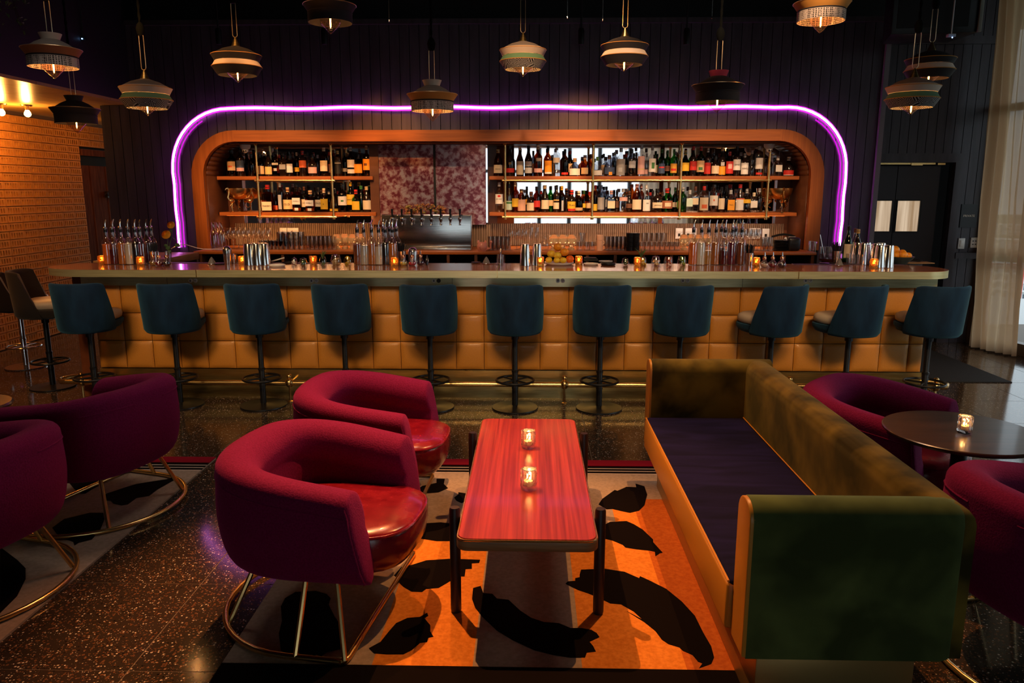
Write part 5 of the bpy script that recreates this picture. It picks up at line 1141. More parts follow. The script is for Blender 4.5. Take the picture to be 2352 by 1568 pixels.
for c_ in range(2):
    for k in range(4): put(bs, 'black_cup', 1446 + 13.5 * c_, 7.62, f'black cup, {ordinal(k)} from below in the {["left", "right"][c_]} black stack', 'cup', 'stacks of black cups', k * .044)
for k in range(2):
    for i in range(8 - 3 * k): put(tum, 'tumbler', 1474 + 11.5 * i + (4 if k else 0), 7.66, f'clear tumbler {["lower","upper"][k]} layer, {ordinal(i)} from left, behind the right garnish jars', 'glass', 'tumblers right', k * .087)
for i, px in enumerate((1570, 1588, 1604, 1622)): put(globe, 'globe_glass', px, 7.70 + .06 * (i % 2), f'gold tinted cut globe glass, {ordinal(i)} from left behind the right pour bottles', 'glass', 'globe glasses right')
for r in range(2):
    for i in range(8): put(wine_, 'wine_glass', 1662 + 11 * i, 7.66 + .16 * r, f'tall clear wine glass {["front","back"][r]} row, {ordinal(i)} from left behind the right pour bottles', 'glass', 'stemmed glasses right')
for i in range(3): put(high, 'highball_glass', 1752 + 8 * i, 7.62, f'clear highball glass, {ordinal(i)} from left beside the black plates', 'glass', 'highballs by the plates')
pl = MB().lathe([(0, 0), (.06, 0), (.085, .012), (.083, .014), (0, .006)], 22).mesh('plate', M['gmetal'], angle=40)
for k in range(7): put(pl, 'plate', 1793, 7.66, f'black plate, {ordinal(k)} from below in the stack by the printer', 'plate', 'stack of black plates', k * .015)
q = ony(1822, 575, 7.62); o = empty('receipt_printer', (q[0], 7.66, CZ), 0, 'black receipt printer at the right end of the back counter', 'printer')
MB().box(-.065, .065, -.07, .10, 0, .135).build('case', M['gmetal'], o, bevel=.03, seg=3); MB().box(-.035, .035, -.074, -.06, .07, .085).build('paper_slot', M['black'], o); MB().box(-.04, .03, .0, .03, .134, .138).build('label_strip', M['grey'], o, smooth=False)
o = MB().tube([(-.16, 0, .13), (-.10, -.02, .15), (-.04, 0, .155), (.03, -.01, .145), (.07, .0, .13)], .012, 6).build('black_cables', M['gmetal']); o.location = (q[0] - .02, 7.75, CZ); tag(o, 'tangle of black cable draped over the plates and printer', 'cable')
q = ony(1107, 575, 7.5); o = empty('pink_mug', (q[0], 7.52, CZ), 0, 'pink ceramic animal shaped mug right of the beer tower', 'mug')
MB().lathe([(0, 0), (.035, 0), (.05, .025), (.052, .05), (.042, .08), (.03, .088), (0, .09)], 18).build('body', M['pink'], o)
MB().tube([(.045, 0, .02), (.085, 0, .03), (.085, 0, .07), (.09, 0, .085)], .008, 8).sphere((.088, 0, .09), .014, 8, 6).build('spout', M['pink'], o)
for s_ in (-.035, .035): MB().lathe([(.012, 0), (.010, .02), (0, .03)], 8, (s_, -.01, .08)).build('ear', M['pink'], o)
MB().tube([(-.012, -.045, .055), (-.02, -.058, .045), (-.012, -.052, .03)], .005, 6).build('handle', M['pink'], o)
q = ony(660, 575, 7.9); o = MB().lathe([(0, 0), (.04, 0), (.052, .03), (.045, .05), (0, .055)], 16).tube([(.045, 0, .04), (.10, 0, .075)], .004, 5).build('copper_pan', mat('dark_copper', (.3, .08, .05), .25, 1)); o.location = (q[0] - .04, 7.92, CZ + .10); tag(o, 'small dark copper ladle resting above the tumblers on the left', 'pan')
pz_ = MB().box(-.06, .06, -.05, .05, 0, .1).build('glass_crate', M['gmetal'], bevel=.004); pz_.location = (q[0] - .04, 7.92, CZ); tag(pz_, 'low dark crate behind the stacked tumblers on the left', 'crate')

# ================================================================ PENDANT LAMPS
def pend_body(kind):
    t = empty('pendant_lamp')
    s_ = .18 / 213
    if kind in ('white_ochre', 'grey_rust', 'dark', 'dark_red'):
        neck, cone, flare, low = {'white_ochre': ('clothw', 'clothgr', 'clotho', 'woven'), 'grey_rust': ('clothw', 'clothgr', 'clothr', 'woven'), 'dark': ('clothb', 'clothb', 'clothb', 'clothb'), 'dark_red': ('clothcrim', 'clothb', 'clothb', 'clothb')}[kind]
        MB().lathe([(.064 * .85, .0), (.070, .038), (.066, .038), (.052, .004)], 28, (0, 0, .222)).build('neck_collar', M[neck], t, angle=50)
        MB().lathe([(.14, .172), (.10, .200), (.054, .222), (.0, .224)], 32).build('cone', M[cone], t, angle=60)
        MB().lathe([(.150, .118), (.18, .160), (.182, .164), (.176, .166), (.14, .173), (.134, .17), (.17, .160), (.146, .118)], 40).build('flared_band', M[flare], t, angle=50)
        MB().tube([(.181 * math.cos(2 * PI * k / 40), .181 * math.sin(2 * PI * k / 40), .163) for k in range(40)], .0022, 5, closed=True).build('rim_cord', M['wire'], t)
        MB().lathe([(.151, .106), (.154, .112), (.151, .118)], 40).build('seam_ring', M['clothb'], t)
        MB().lathe([(.152, .048), (.152, .110), (.148, .110), (.148, .048), (.152, .048)], 40).build('lower_band', M[low], t, angle=50)
        gz, gr, prof = .075, .069, [(.069, 0), (.070, -.025), (.062, -.036), (.063, -.038), (.050, -.050), (.051, -.052), (.036, -.064), (.037, -.066), (.022, -.080), (.010, -.092), (0, -.098)]
        topz = .226
    else:
        a, b, c_ = {'green': ('clothw', 'clothg', 'zigzag'), 'black': ('clothb', 'clothw', 'clothb')}[kind]
        MB().lathe([(.006, .285), (.032, .222), (.030, .220)], 20).build('brass_cone', M['brass'], t)
        MB().lathe([(.030, .222), (.10, .200), (.155, .170)], 36).build('cone', M['clothgr' if kind == 'green' else 'clothb'], t, angle=60)
        MB().lathe([(.155, .170), (.180, .158), (.158, .118), (.154, .118), (.172, .156)], 40).build('upper_band', M[a], t, angle=40)
        MB().tube([(.179 * math.cos(2 * PI * k / 40), .179 * math.sin(2 * PI * k / 40), .159) for k in range(40)], .0025, 5, closed=True).build('rim_cord', M['clotho'], t)
        MB().lathe([(.154, .116), (.178, .078), (.174, .076), (.151, .114)], 40).build('middle_band', M[b], t, angle=40)
        MB().tube([(.178 * math.cos(2 * PI * k / 40), .178 * math.sin(2 * PI * k / 40), .077) for k in range(40)], .003, 5, closed=True).build('rim_cord', M['clotho'], t)
        MB().lathe([(.178, .075), (.140, .018), (.136, .018), (.172, .073)], 40).build('lower_band', M[c_], t, angle=40)
        gz, gr, prof = .045, .07, [(.085, 0), (.088, -.006), (.066, -.018), (.068, -.020), (.050, -.032), (.052, -.034), (.034, -.046), (.036, -.048), (.018, -.060), (.018, -.063), (.008, -.072), (0, -.078)]
        topz = .284
    MB().lathe(prof, 24, (0, 0, gz)).build('ribbed_glass', M['pendglass'], t, angle=20)
    MB().lathe([(0, gz + .06), (.018, gz + .06), (.018, gz + .02), (.012, gz + .015), (0, gz + .015)][::-1], 10).build('lamp_holder', M['brassp'], t)
    MB().tube([(-.003, 0, gz + .015), (-.002, 0, gz - .05), (0, 0, gz - .06), (.003, 0, gz - .05), (.004, 0, gz + .015)], .0022, 5).build('filament', M['filament'], t)
    w_, hh = .0185, .245; lp = []
    for k in range(9): a = PI + PI * k / 8; lp.append((w_ * math.cos(a), 0, w_ * math.sin(a) + w_))
    for k in range(9): a = PI * k / 8; lp.append((w_ * math.cos(a), 0, hh - w_ + w_ * math.sin(a)))
    MB().tube([(x, y, z + topz) for x, y, z in lp], .0026, 6, closed=True).build('wire_loop', M['wire'], t)
    MB().lathe([(0, 0), (.016, .0), (.026, .02), (.030, .05), (.022, .075), (.010, .09)], 12, (0, 0, topz + hh - .012)).build('tassel_knot', M['rope'], t)
    return t, topz + hh + .06
PD = [(126, 105, 181, 126, 'grey_rust', 'pendant lamp with grey collar and rust band, upper left corner'), (340, 190, 266, 115, 'green', 'pendant lamp with white and green bands, left of the violet neon'),
      (547, 120, 190, 113, 'black', 'black pendant lamp with one white band above the left neon corner'), (178, 240, 306, 106, 'dark', 'all dark pendant lamp hanging before the gold ceiling'),
      (760, 10, 78, 120, 'dark', 'dark pendant lamp cut off by the top edge, left of centre'), (994, 215, 279, 116, 'white_ochre', 'pendant lamp with white collar and ochre band in front of the neon'),
      (1201, 120, 176, 109, 'green', 'pendant lamp with white and green bands above the niche centre'), (1433, 110, 166, 110, 'black', 'black pendant lamp with one white band right of centre'),
      (1646, 190, 259, 118, 'dark_red', 'dark pendant lamp with crimson collar crossing the neon'), (1883, 25, 76, 126, 'white_ochre', 'pendant lamp with ochre and woven bands cut off by the top edge at right'),
      (2131, 150, 197, 109, 'black', 'black pendant lamp with one white band, farther of the right pair'), (2091, 205, 265, 118, 'green', 'pendant lamp with white and green bands, nearer of the right pair')]
seen = {}
for px, pyr, pyt, wpx, kind, lb in PD:
    d = rayd(px, pyt); D = CAM_F * .364 / wpx
    x, y, zt = d[0] * D, d[1] * D, CAM_H + d[2] * D
    tip = -.023 if kind in ('white_ochre', 'grey_rust', 'dark', 'dark_red') else -.033
    if kind not in seen:
        t, zh = pend_body(kind); seen[kind] = (t, zh)
    else:
        t0, zh = seen[kind]; t = copy_tree(t0)
        for c in list(t.children):
            if c.name.startswith('rope') or c.type == 'LIGHT': bpy.data.objects.remove(c)
    t.location = (x, y, zt - tip); t.rotation_euler = (0, 0, random.uniform(-.4, .4)); tag(t, lb, 'lamp', 'pendant lamps over the bar')
    rp = MB(); ztop = CEIL - (zt - tip)
    rp.tube([(0, 0, zh - .03), (0, 0, ztop)], .0075, 6)
    for s_ in (0, PI):
        rp.tube([(.006 * math.cos(k * .9 + s_), .006 * math.sin(k * .9 + s_), zh - .02 + k * .02) for k in range(int((ztop - zh) / .02))], .0045, 5)
    rp.build('rope', M['rope'], t)
    l = lamp('pendant_glow', 'POINT', (0, 0, .03), 2.6 if 'dark' not in kind else 1.6, (1, .45, .14), .012); l.parent = t

# bulbs in the gold ceiling
for px, py, lb in ((61, 243, 'bare glowing bulb under the gold ceiling, right one'), (1, 240, 'bare glowing bulb under the gold ceiling at the left edge')):
    p = onz(px, py - 2, 2.505); t = empty('ceiling_bulb', (p[0], p[1], 2.505), 0, lb, 'lamp')
    MB().lathe([(0, 0), (.055, 0), (.05, -.012), (.02, -.016), (.02, -.05), (0, -.05)][::-1], 18).build('brass_plate', M['brassp'], t, angle=40)
    MB().lathe([(0, -.116), (.012, -.114), (.023, -.107), (.030, -.097), (.032, -.086), (.029, -.073), (.022, -.060), (.016, -.05)], 28).build('bulb', M['bulb'], t)
    l = lamp('bulb_glow', 'POINT', (0, 0, -.15), 14, (1, .42, .08), .03); l.parent = t
l = lamp('corridor_bulb', 'POINT', (-4.9, 9.4, 2.3), 4, (1, .42, .10), .04)
# small track spots, cable ends, speaker, sensor, foliage
for px, y_, lb in ((745, 7.45, 'small black track spotlight left of the ochre pendant'), (1335, 7.45, 'small black track spotlight left of the black and white pendant'), (1577, 7.45, 'small black track spotlight left of the crimson collared pendant'), (502, 7.45, 'small black track spotlight above the left neon corner')):
    p = ony(px, 84, y_); t = empty('track_spotlight', p, R(15), lb, 'spotlight', 'black track spotlights')
    MB().lathe([(0, -.075), (.027, -.07), (.03, .05), (.022, .072), (0, .075)], 14).build('housing', M['gmetal'], t)
    MB().tube([(0, 0, .07), (0, 0, CEIL - p[2])], .008, 6).build('stem', M['gmetal'], t)
for px, py in ((894, 48), (1303, 40), (1384, 46), (1635, 40)):
    p = ony(px, py, 6.6); t = MB().tube([(0, 0, 0), (0, 0, CEIL - p[2])], .0022, 5).lathe([(0, -.012), (.005, -.008), (.005, .006), (.002, .012)], 6).build('suspension_wire', M['steel']); t.location = p
    tag(t, f'thin steel wire end hanging from the dark ceiling, {["left of the ochre pendant", "left of the track light", "left of the black and white pendant", "left of the crimson collared pendant"][[894, 1303, 1384, 1635].index(px)]}', 'wire')
t = empty('speaker', (3.42, 7.1, 3.42), R(-8), 'large black ceiling loudspeaker with pale side edge, upper right', 'speaker')
MB().prism([(-.34, -.2), (.36, -.2), (.28, .25), (-.28, .25)], -.45, .5).build('cabinet', M['gmetal'], t, bevel=.01)
MB().box(-.30, .26, -.215, -.20, -.40, .46).build('grille', M['black'], t, smooth=False)
MB().box(.335, .365, -.222, -.19, -.45, .5).build('pale_edge', cmat((.25, .27, .24), .4), t, bevel=.004)
MB().tube([(0, 0, .5), (0, 0, CEIL - 3.42)], .02, 8).build('hanger', M['gmetal'], t)
p = ony(189, 89, 7.0)
t = empty('sensor', p, 0, 'small ceiling sensor with blue light, upper left dark', 'sensor'); MB().box(-.03, .03, 0, .03, -.01, .02).tube([(0, .015, .02), (0, .015, CEIL - p[2])], .006, 5).build('housing', M['gmetal'], t); MB().sphere((0, -.004, 0), .006, 8, 6).build('led', M['led'], t)
p = ony(2187, 84, 6.75); t = empty('sensor', p, 0, 'small pale sensor with blue light under the loudspeaker', 'sensor'); MB().box(-.03, .03, 0, .04, 0, .022).tube([(0, .02, .02), (0, .02, CEIL - p[2])], .006, 5).build('housing', M['grey'], t); MB().sphere((0, -.004, -.008), .005, 8, 6).build('led', M['led'], t)
p = ony(1925, 52, 7.6); t = MB().box(-.05, .05, -.05, .05, 0, .03).tube([(0, 0, .03), (0, 0, CEIL - p[2])], .008, 5).build('ceiling_sensor', M['gmetal'], bevel=.004); t.location = p; tag(t, 'small dark box sensor right of the cut-off ochre pendant', 'sensor')
# hanging foliage upper left
t = empty('hanging_foliage', (-3.72, 5.6, 0), 0, 'dark trailing foliage hanging in the upper left corner', 'plant')
rs = random.Random(11); vines = MB(); lv = MB()
for k in range(14):
    x = rs.uniform(-.32, .08); y = rs.uniform(-.2, .3); zl = rs.uniform(2.62, 3.2)
    pts = [(x + .03 * math.sin(j * 1.7 + k), y + .03 * math.cos(j * 1.3), CEIL - (CEIL - zl) * j / 9) for j in range(10)]
    vines.tube(pts, .003, 4)
    for q in pts[2:]:
        for _ in range(5):
            a = rs.uniform(0, 6.28); b = rs.uniform(-.9, .9); l_ = rs.uniform(.025, .05)
            mt = Matrix.Translation(Vector(q) + Vector((rs.uniform(-.03, .03), rs.uniform(-.03, .03), rs.uniform(-.05, .05)))) @ Matrix.Rotation(a, 4, 'Z') @ Matrix.Rotation(b, 4, 'Y')
            vs = [mt @ Vector(c) for c in ((0, 0, 0), (l_ * .5, l_ * .32, .005), (l_, 0, -.008), (l_ * .5, -l_ * .32, .005))]; lv.add(vs, [(0, 1, 2, 3)])
vines.build('vines', M['dleg'], t); tag(lv.build('leaves', M['leaf'], t, smooth=False), kind='stuff')
# ================================================================ RUGS
def rug(name, x0, x1, y0, y1, label, fields, motifs, front=True):
    t = empty(name, ((x0 + x1) / 2, (y0 + y1) / 2, 0), 0, label, 'rug'); cx, cy = t.location.x, t.location.y
    def bx(a, b, c, d, z0, z1, nm, m):
        o = MB().box(a - cx, b - cx, c - cy, d - cy, z0, z1).build(nm, m, t, smooth=False)
        return o
    bx(x0, x1, y0, y1, 0, .009, 'pile', M['taupe'])
    bx(x0 - .0, x1, y1 - .10, y1, .009, .014, 'crimson_border', M['rrug'])
    yy = y1 - .10
    for k in range(3):
        bx(x0, x1, yy - .030, yy - .002, .009, .0105, 'black_stripe', M['brug']); bx(x0, x1, yy - .043, yy - .032, .009, .0105, 'cream_stripe', M['wrug']); yy -= .043
    if front: bx(x0, x1, y0, y0 + .17, .009, .0105, 'black_border', M['brug'])
    for a, b, c, d, m in fields: bx(a, b, c, d, .009, .0098, 'colour_field', M[m])
    for pts in motifs:
        P = [onz(px, py, .011) for px, py in pts]
        MB().prism([(p[0] - cx, p[1] - cy) for p in P], .0098, .0112).build('feather_motif', M['brug'], t, smooth=False)
    return t
def z3(l): return [(980 + x / 2.419, 920 + y / 2.419) for x, y in l]
def z2(l): return [(440 + x / 2.097, 820 + y / 2.097) for x, y in l]
def z1_(l): return [(x / 2.042, 800 + y / 2.042) for x, y in l]
def z4(l): return [(1440 + x / 1.99, 780 + y / 1.99) for x, y in l]
mot = [z3([(258, 1040), (300, 1028), (315, 1068), (365, 1072), (390, 1098), (455, 1105), (520, 1165), (580, 1205), (650, 1228), (735, 1235), (800, 1262), (860, 1262), (915, 1272), (945, 1290), (960, 1312), (905, 1338), (925, 1362), (940, 1392), (890, 1398), (880, 1425), (800, 1425), (700, 1410), (600, 1385), (480, 1330), (390, 1275), (310, 1200), (270, 1150), (252, 1100)]),
       z3([(772, 1015), (785, 1003), (825, 1000), (825, 985), (850, 980), (850, 965), (858, 938), (985, 932), (1100, 950), (1180, 985)]) + z4([(60, 1080), (100, 1098), (180, 1138), (250, 1195), (310, 1260), (350, 1340), (385, 1400), (398, 1450), (385, 1480), (330, 1500), (345, 1478), (325, 1470), (300, 1440), (255, 1420), (240, 1405), (190, 1390), (160, 1370), (130, 1330), (80, 1290), (0, 1240)]) + z3([(1200, 1215), (1150, 1170), (1080, 1130), (1020, 1125), (960, 1095), (900, 1070), (840, 1050)]),
       z3([(955, 575), (975, 545), (1045, 495), (1060, 500), (1110, 478), (1165, 480), (1160, 460), (1210, 475), (1225, 520), (1210, 580), (1180, 610), (1130, 622), (1080, 612), (1030, 600), (1000, 602)]),
       z3([(985, 690), (1020, 672), (1110, 668), (1150, 685), (1200, 715), (1258, 770)]) + z4([(120, 925), (163, 972), (150, 975), (130, 988), (128, 968), (90, 960)]) + z3([(1240, 832), (1170, 825), (1105, 815), (1090, 800), (1030, 775), (985, 765)]),
       z2([(975, 1050), (1010, 1010), (1060, 1000), (1130, 978), (1250, 970), (1390, 975), (1385, 990), (1350, 992), (1350, 1018), (1320, 1020), (1315, 1055), (1290, 1055), (1250, 1075), (1190, 1110), (1130, 1115), (1110, 1130), (1060, 1128), (1020, 1105), (1000, 1085), (1003, 1070)]),
       z2([(1085, 870), (1060, 850), (1115, 800), (1200, 795), (1245, 800), (1300, 820), (1300, 880), (1245, 885), (1180, 885)]),
       z2([(1265, 675), (1285, 660), (1285, 650), (1320, 655), (1330, 690), (1300, 702), (1275, 690)]),
       z2([(1085, 640), (1110, 620), (1180, 605), (1180, 585), (1220, 585), (1215, 610), (1235, 630), (1190, 650), (1130, 655)]),
       z2([(855, 1400), (910, 1370), (950, 1320), (985, 1280), (1040, 1255), (1100, 1250), (1135, 1230), (1140, 1245), (1120, 1255), (1150, 1290), (1150, 1320), (1165, 1345), (1140, 1350), (1135, 1370), (1100, 1375), (1060, 1410), (1020, 1430), (940, 1430), (880, 1425)]),
       z2([(430, 1200), (450, 1160), (500, 1130), (600, 1125), (650, 1140), (670, 1160), (660, 1190), (690, 1250), (720, 1290), (740, 1350), (735, 1400), (650, 1420), (625, 1440), (600, 1428), (590, 1450), (560, 1455), (480, 1445), (430, 1410), (420, 1330), (435, 1270)])]
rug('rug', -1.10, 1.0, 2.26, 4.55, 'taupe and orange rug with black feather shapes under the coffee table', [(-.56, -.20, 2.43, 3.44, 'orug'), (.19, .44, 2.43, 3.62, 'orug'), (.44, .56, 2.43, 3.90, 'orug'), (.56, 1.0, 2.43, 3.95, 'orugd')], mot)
mot2 = [z1_([(475, 700), (500, 680), (590, 650), (640, 635), (700, 625), (810, 608), (820, 615), (740, 660), (700, 690), (640, 700), (600, 730), (570, 735), (530, 725), (520, 712), (490, 712)]),
        z1_([(245, 840), (300, 800), (420, 770), (485, 770), (490, 800), (470, 850), (430, 895), (370, 910), (350, 922), (345, 905), (280, 885)]),
        z1_([(300, 600), (480, 612), (470, 640), (430, 660), (400, 680), (375, 680), (350, 660)]), z1_([(0, 930), (80, 990), (120, 1030), (120, 1080), (80, 1160), (0, 1240)])]
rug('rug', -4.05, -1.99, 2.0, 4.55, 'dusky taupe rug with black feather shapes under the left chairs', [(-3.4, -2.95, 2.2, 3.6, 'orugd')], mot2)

# ================================================================ TUB CHAIRS
def make_chair():
    t = empty('tub_chair'); rs = random.Random(2)
    Rm = .36; path = []
    for k in range(5): path.append((.20 - .20 * k / 4, .348 + .012 * k / 4))
    for k in range(1, 24):
        a = PI / 2 + PI * k / 24; ca, sa = math.cos(a), math.sin(a); q = (abs(ca) ** 2.7 + abs(sa) ** 2.7) ** (-1 / 2.7); path.append((Rm * ca * q, Rm * sa * q))
    for k in range(5): path.append((.20 * k / 4, -.36 + .012 * k / 4))
    n = len(path)
    def section(H, s):
        return [(-.065, .245), (-.028, .25), (.008, .275), (.032, .33), (.046, .42), (.050, .50), (.040, H - .075), (.044, H - .04), (.022, H - .010), (-.010, H), (-.060, H - .004), (-.095, H - .022), (-.118, H - .055), (-.124, H - .095), (-.116, H - .135), (-.098, H - .155), (-.112, H - .175), (-.122, H - .21), (-.124, .38), (-.115, .30)]
    m = MB(); rings = []
    for i, (x, y) in enumerate(path):
        a = path[max(i - 1, 0)]; b = path[min(i + 1, n - 1)]; tx, ty = b[0] - a[0], b[1] - a[1]; l = math.hypot(tx, ty); nx, ny = ty / l, -tx / l
        if nx * x + ny * y < 0: nx, ny = -nx, -ny
        u = abs(2 * i / (n - 1) - 1)               # 0 at the back, 1 at the arm ends
        H = .688 - .078 * max(0, (u - .25) / .75) ** 1.2
        sc = 1.0 if u < .97 else .97
        r_ = []
        for o_, z in section(H, u):
            fx = .06 * max(0, (u - .75) / .25) * (1 - (z - .25) / (H - .25))
            r_.append(len(m.v)); m.v.append((x + nx * o_ + fx, y + ny * o_, z))
        rings.append(r_)
    k = len(rings[0])
    for i in range(n - 1):
        for j in range(k): m.f.append((rings[i][j], rings[i][(j + 1) % k], rings[i + 1][(j + 1) % k], rings[i + 1][j]))
    for side, r_ in ((1, rings[0]), (-1, rings[-1])):
        cx = sum(m.v[q][0] for q in r_) / k; cy = sum(m.v[q][1] for q in r_) / k; cz = sum(m.v[q][2] for q in r_) / k
        prev = r_
        for sc, dx in ((.93, .014), (.80, .020)):
            nr = []
            for q in r_:
                v = m.v[q]; nr.append(len(m.v)); m.v.append((v[0] + dx, cy + (v[1] - cy) * sc, cz + (v[2] - cz) * (.985 if sc > .9 else .94)))
            for j in range(k):
                f = (prev[j], prev[(j + 1) % k], nr[(j + 1) % k], nr[j]); m.f.append(f[::-1] if side == 1 else f)
            prev = nr
        m.f.append(tuple(prev) if side == 1 else tuple(prev)[::-1])
    b = m.mesh('shell', M['rasp'], angle=180)
    bb = bmesh.new(); bb.from_mesh(b); bmesh.ops.recalc_face_normals(bb, faces=bb.faces); bb.to_mesh(b); bb.free()
    o = bpy.data.objects.new('shell', b); C.objects.link(o); o.parent = t
    md = o.modifiers.new('sub', 'SUBSURF'); md.levels = 1; md.render_levels = 1
    # underside
    und = [(x * .86, y * .86) for x, y in path]
    MB().prism(und + [(.20, -.29), (.22, 0), (.20, .29)][:0] , .243, .262).build('underside', M['black'], t, smooth=False)
    # piping along the outer and front edges
    for side in (0, 1):
        pts = []
        rr = rings if side == 0 else rings[::-1]
        for i in range(0, 15): pts.append(Vector(m.v[rr[i][6]]) + Vector((0, 0, -.002)))
        fr_ = [Vector(m.v[rr[0][q]]) + Vector((.006, 0, 0)) for q in range(2, 8)]
        MB().tube(fr_ + pts, .0045, 6).build('seam_piping', M['rasp'], t)
    # back cushion roll seam is in the shell; seat
    def seatplan(s_, e=0):
        P = []
        for k2 in range(40):
            a = 2 * PI * k2 / 40; ca, sa = math.cos(a), math.sin(a); p = 3.0
            q = (abs(ca) ** p + abs(sa) ** p) ** (-1 / p)
            x = .04 + (.335 if ca > 0 else .30) * q * ca * s_; y = .262 * q * sa * s_
            if ca > 0 : y *= 1 + .10 * ca * (1 if abs(sa) > .2 else .6)
            P.append((x, y))
        return P
    s = MB(); lay = [(.80, .245), (.90, .25), (.97, .285), (1.0, .33), (1.0, .375), (.985, .400), (.95, .415), (.80, .423), (.40, .429), (0, .430)]
    for sc, z in lay:
        for x, y in seatplan(max(sc, .001)): s.v.append((x, y, z - .012 * max(0, x) * (z > .4)))
    for i in range(len(lay) - 1):
        for j in range(40): a, b2 = i * 40 + j, i * 40 + (j + 1) % 40; s.f.append((a, b2, b2 + 40, a + 40))
    s.f.append(tuple(range(40))[::-1]); s.build('seat_cushion', M['redlea'], t, angle=60)
    MB().tube([(x * .995, y * .99, .403 - .012 * max(0, x)) for x, y in seatplan(.99)], .0055, 6, closed=True).build('seat_piping', M['redlea'], t)
    # brass base: floor ring in a D with slanting legs
    ring = []
    for k2 in range(21): a = PI / 2 + PI * k2 / 20; ring.append((-.02 + .41 * math.cos(a), .43 * math.sin(a), .012))
    ring = [(.19, .43, .012), (.10, .43, .012)] + ring + [(.10, -.43, .012), (.19, -.43, .012)]
    b = MB().tube(ring, .0115, 10)
    b.tube([(.19, .43, .012), (.205, .42, .012), (.21, .40, .012), (.21, -.40, .012), (.205, -.42, .012), (.19, -.43, .012)], .0115, 10)
    b.build('floor_ring', M['brassp'], t)
    for x, y, tx, ty in ((.205, -.425, .14, -.31), (.205, .425, .14, .31), (.02, -.43, .02, -.31), (.02, .43, .02, .31), (-.33, -.26, -.23, -.19), (-.33, .26, -.23, .19)):
        MB().tube([(x, y, .014), (tx, ty, .26)], .0105, 8).build('leg', M['brassp'], t)
    return t
CG = 'raspberry tub chairs'
CH = [(-.80, 2.88, -8, 'nearest raspberry tub chair with red leather seat, left of the coffee table'), (-.80, 3.83, -3, 'raspberry tub chair with red leather seat behind the nearest one'),
      (-2.33, 3.82, 164, 'raspberry tub chair seen from behind on the left rug, farther one'), (-2.42, 2.92, 166, 'raspberry tub chair cut off by the left edge, nearer on the left rug'),
      (1.82, 3.77, -42, 'raspberry tub chair beyond the sofa back at the round table'), (1.93, 2.52, 14, 'raspberry tub chair cut off by the right edge beside the sofa')]
c0 = make_chair()
for i, (x, y, r, lb) in enumerate(CH):
    if i == 0: c0.location = (x, y, 0); c0.rotation_euler = (0, 0, R(r)); tag(c0, lb, 'chair', CG)
    else: copy_tree(c0, loc=(x, y, 0), rz=R(r), label=lb)
for o in bpy.data.objects:
    if o.name.startswith('tub_chair') and o.type == 'EMPTY' and (o.location.x < 1.2): o.location.z = .0105

# ================================================================ COFFEE TABLE
t = empty('coffee_table', (-.008, 3.342, .0105), 0, 'low striped red wood coffee table with dark round legs', 'table')
def rrect(w, l, r, n=6):
    P = []
    for cx, cy, a0 in ((w - r, l - r, 0), (-w + r, l - r, PI / 2), (-w + r, -l + r, PI), (w - r, -l + r, PI * 1.5)):
        for k in range(n + 1): a = a0 + PI / 2 * k / n; P.append((cx + r * math.cos(a), cy + r * math.sin(a)))
    return P
MB().prism(rrect(.262, .757, .045), .362, .402).build('edge', M['edgewood'], t, bevel=.006, seg=3, angle=50)
MB().prism(rrect(.254, .749, .040), .398, .4095).build('top', M['tabletop'], t, smooth=False)
MB().tube([(x, y, .403) for x, y in rrect(.2585, .7535, .042)], .0042, 6, closed=True).build('edge_trim', M['brassp'], t)
for x in (-.285, .285):
    for y in (-.55, .39): MB().lathe([(0, 0), (.019, 0), (.0215, .01), (.0215, .435), (.018, .445), (0, .446)], 16, (x, y, 0)).build('leg', M['dleg'], t, angle=50)
for y in (-.55, .39): MB().tube([(-.285, y, .345), (.285, y, .345)], .014, 8).build('cross_bar', M['dleg'], t)
TT = .420
for px, py, lb in ((1214, 1031, 'clear cut glass candle holder on the coffee table, farther from the camera'), (1215, 1126, 'clear cut glass candle holder on the coffee table, nearer to the camera')):
    p = onz(px, py, TT); cut_glass('candle_holder', (p[0], p[1] + .02, TT), .037, .090, M['cutglass'], lb, 'candle holder', None)

# ================================================================ SOFA
t = empty('sofa', (.98, 3.17, 0), 0, 'long olive green velvet sofa with navy seat and mustard leather edges', 'sofa')
sx0, sx1, sy0, sy1 = -.325, .345, -1.04, 1.03      # outer body
def rbox(x0, x1, y0, y1, z0, z1, r, nm, m, seg=4):
    b = bmesh.new(); bmesh.ops.create_cube(b, size=1)
    for v in b.verts: v.co = ((x0 + x1) / 2 + v.co.x * (x1 - x0), (y0 + y1) / 2 + v.co.y * (y1 - y0), (z0 + z1) / 2 + v.co.z * (z1 - z0))
    es = b.edges[:] if r[1] == 'all' else [e for e in b.edges if r[1](e)]
    bmesh.ops.bevel(b, geom=es, offset=r[0], segments=seg, affect='EDGES', profile=.5)
    me = bpy.data.meshes.new(nm); b.to_mesh(me); b.free(); me.shade_smooth(); me.set_sharp_from_angle(angle=R(60)); me.materials.append(m)
    o = bpy.data.objects.new(nm, me); C.objects.link(o); o.parent = t; return o
top_e = lambda zt: (lambda e: all(v.co.z > zt - .01 for v in e.verts))
AH = .755
rbox(sx1 - .15, sx1, sy0 + .01, sy1 - .01, .26, AH, (.06, top_e(AH)), 'back', M['olive'])
rbox(sx0 + .012, sx1 - .004, sy0, sy0 + .135, .255, AH + .002, (.062, lambda e: all(v.co.z > AH - .01 for v in e.verts) and abs(e.verts[0].co.y - e.verts[1].co.y) < .01 or all(v.co.x > 0 for v in e.verts)), 'armrest', M['green'])
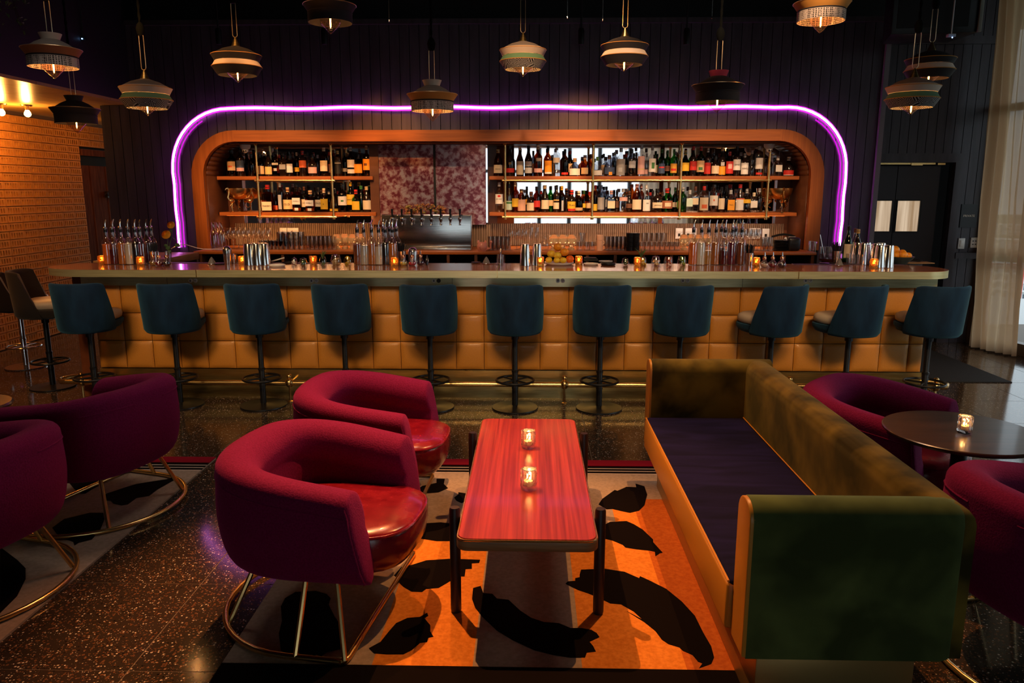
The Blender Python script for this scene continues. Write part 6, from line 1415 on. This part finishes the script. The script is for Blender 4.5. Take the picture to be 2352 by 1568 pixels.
rbox(sx0 + .012, sx1 - .004, sy1 - .135, sy1, .255, AH + .002, (.062, lambda e: all(v.co.z > AH - .01 for v in e.verts) and abs(e.verts[0].co.y - e.verts[1].co.y) < .01), 'armrest', M['olive'])
def armface(ya, yb):
    h = .06; P = [(ya, .258), (yb, .258)]
    for k in range(7): a = PI / 2 * k / 6; P.append((yb - h + h * math.cos(a), AH - h + h * math.sin(a)))
    for k in range(7): a = PI / 2 + PI / 2 * k / 6; P.append((ya + h + h * math.cos(a), AH - h + h * math.sin(a)))
    m = MB(); n = len(P)
    m.v = [(sx0, y, z) for y, z in P] + [(sx0 + .02, y, z) for y, z in P]; m.f = [tuple(range(n))[::-1], tuple(range(n, 2 * n))] + [(i, (i + 1) % n, n + (i + 1) % n, n + i) for i in range(n)]
    m.build('arm_facing', M['mleather'], t, bevel=.004, angle=60)
armface(sy0 + .001, sy0 + .134); armface(sy1 - .134, sy1 - .001)
SZ = .445
rbox(sx0 - .02, sx1 - .14, sy0 + .137, sy1 - .137, .27, SZ - .012, (.012, 'all'), 'seat_base', M['mleather'], 2)
rbox(sx0 - .012, sx1 - .150, sy0 + .138, sy1 - .138, SZ - .03, SZ, (.014, 'all'), 'seat_pad', M['navy'], 3)
MB().tube([(sx0 - .014, sy0 + .14, SZ - .006), (sx0 - .014, sy1 - .14, SZ - .006)], .004, 6).tube([(sx1 - .152, sy0 + .14, SZ), (sx1 - .152, sy1 - .14, SZ)], .003, 6).build('seat_piping', M['mleather'], t)
MB().box(sx0 + .07, sx1 - .10, sy0 + .075, sy1 - .075, .0106, .262).build('plinth', M['plinth'], t, bevel=.004)

# ================================================================ ROUND TABLE, MAT
t = empty('round_table', (1.871, 3.21, 0), 0, 'round dark wood table behind the sofa at the right edge', 'table')
MB().lathe([(0, .622), (.26, .622), (.302, .630), (.314, .641), (.314, .647), (.309, .650), (0, .650)], 48).build('top', M['rtable'], t, angle=30)
MB().lathe([(0, 0), (.15, 0), (.15, .012), (.04, .02), (.032, .03), (.032, .60), (.06, .622), (0, .622)], 24).build('pedestal', M['dleg'], t, angle=40)
p = onz(2214, 993, .650); cut_glass('candle_holder', (p[0], p[1], .650), .031, .075, M['cutglass'], 'clear cut glass candle holder on the round table', 'candle holder', None)
P = [onz(x, y, .004) for x, y in ((2330, 878), (2190, 876), (2125, 830), (2118, 812), (2143, 800))]
t = MB().prism([(p[0] - P[0][0], p[1] - P[0][1]) for p in ((4.30, 6.68), (3.55, 6.68), (3.45, 8.25), (4.22, 8.25))] if 0 else [(0, 0), (-.70, 0), (-.72, 1.48), (.0, 1.48)], 0, .008).build('floor_mat', M['mat'], smooth=False)
t.location = (P[0][0] - .02, P[0][1], 0); tag(t, 'black rubber floor mat at the right end of the bar', 'mat')
# low table sliver at the left edge
p = onz(20, 945, .45); t = empty('side_table', (p[0] - .30, p[1] + .10, .0105), 0, 'low brown table top peeping out behind the far left chair', 'table')
MB().lathe([(0, .43), (.21, .43), (.22, .445), (.21, .455), (0, .455)], 32).build('top', M['rtable'], t, angle=40)
MB().lathe([(0, 0), (.17, 0), (.17, .012), (.03, .02), (.025, .43)], 20).build('pedestal', M['dleg'], t, angle=40)
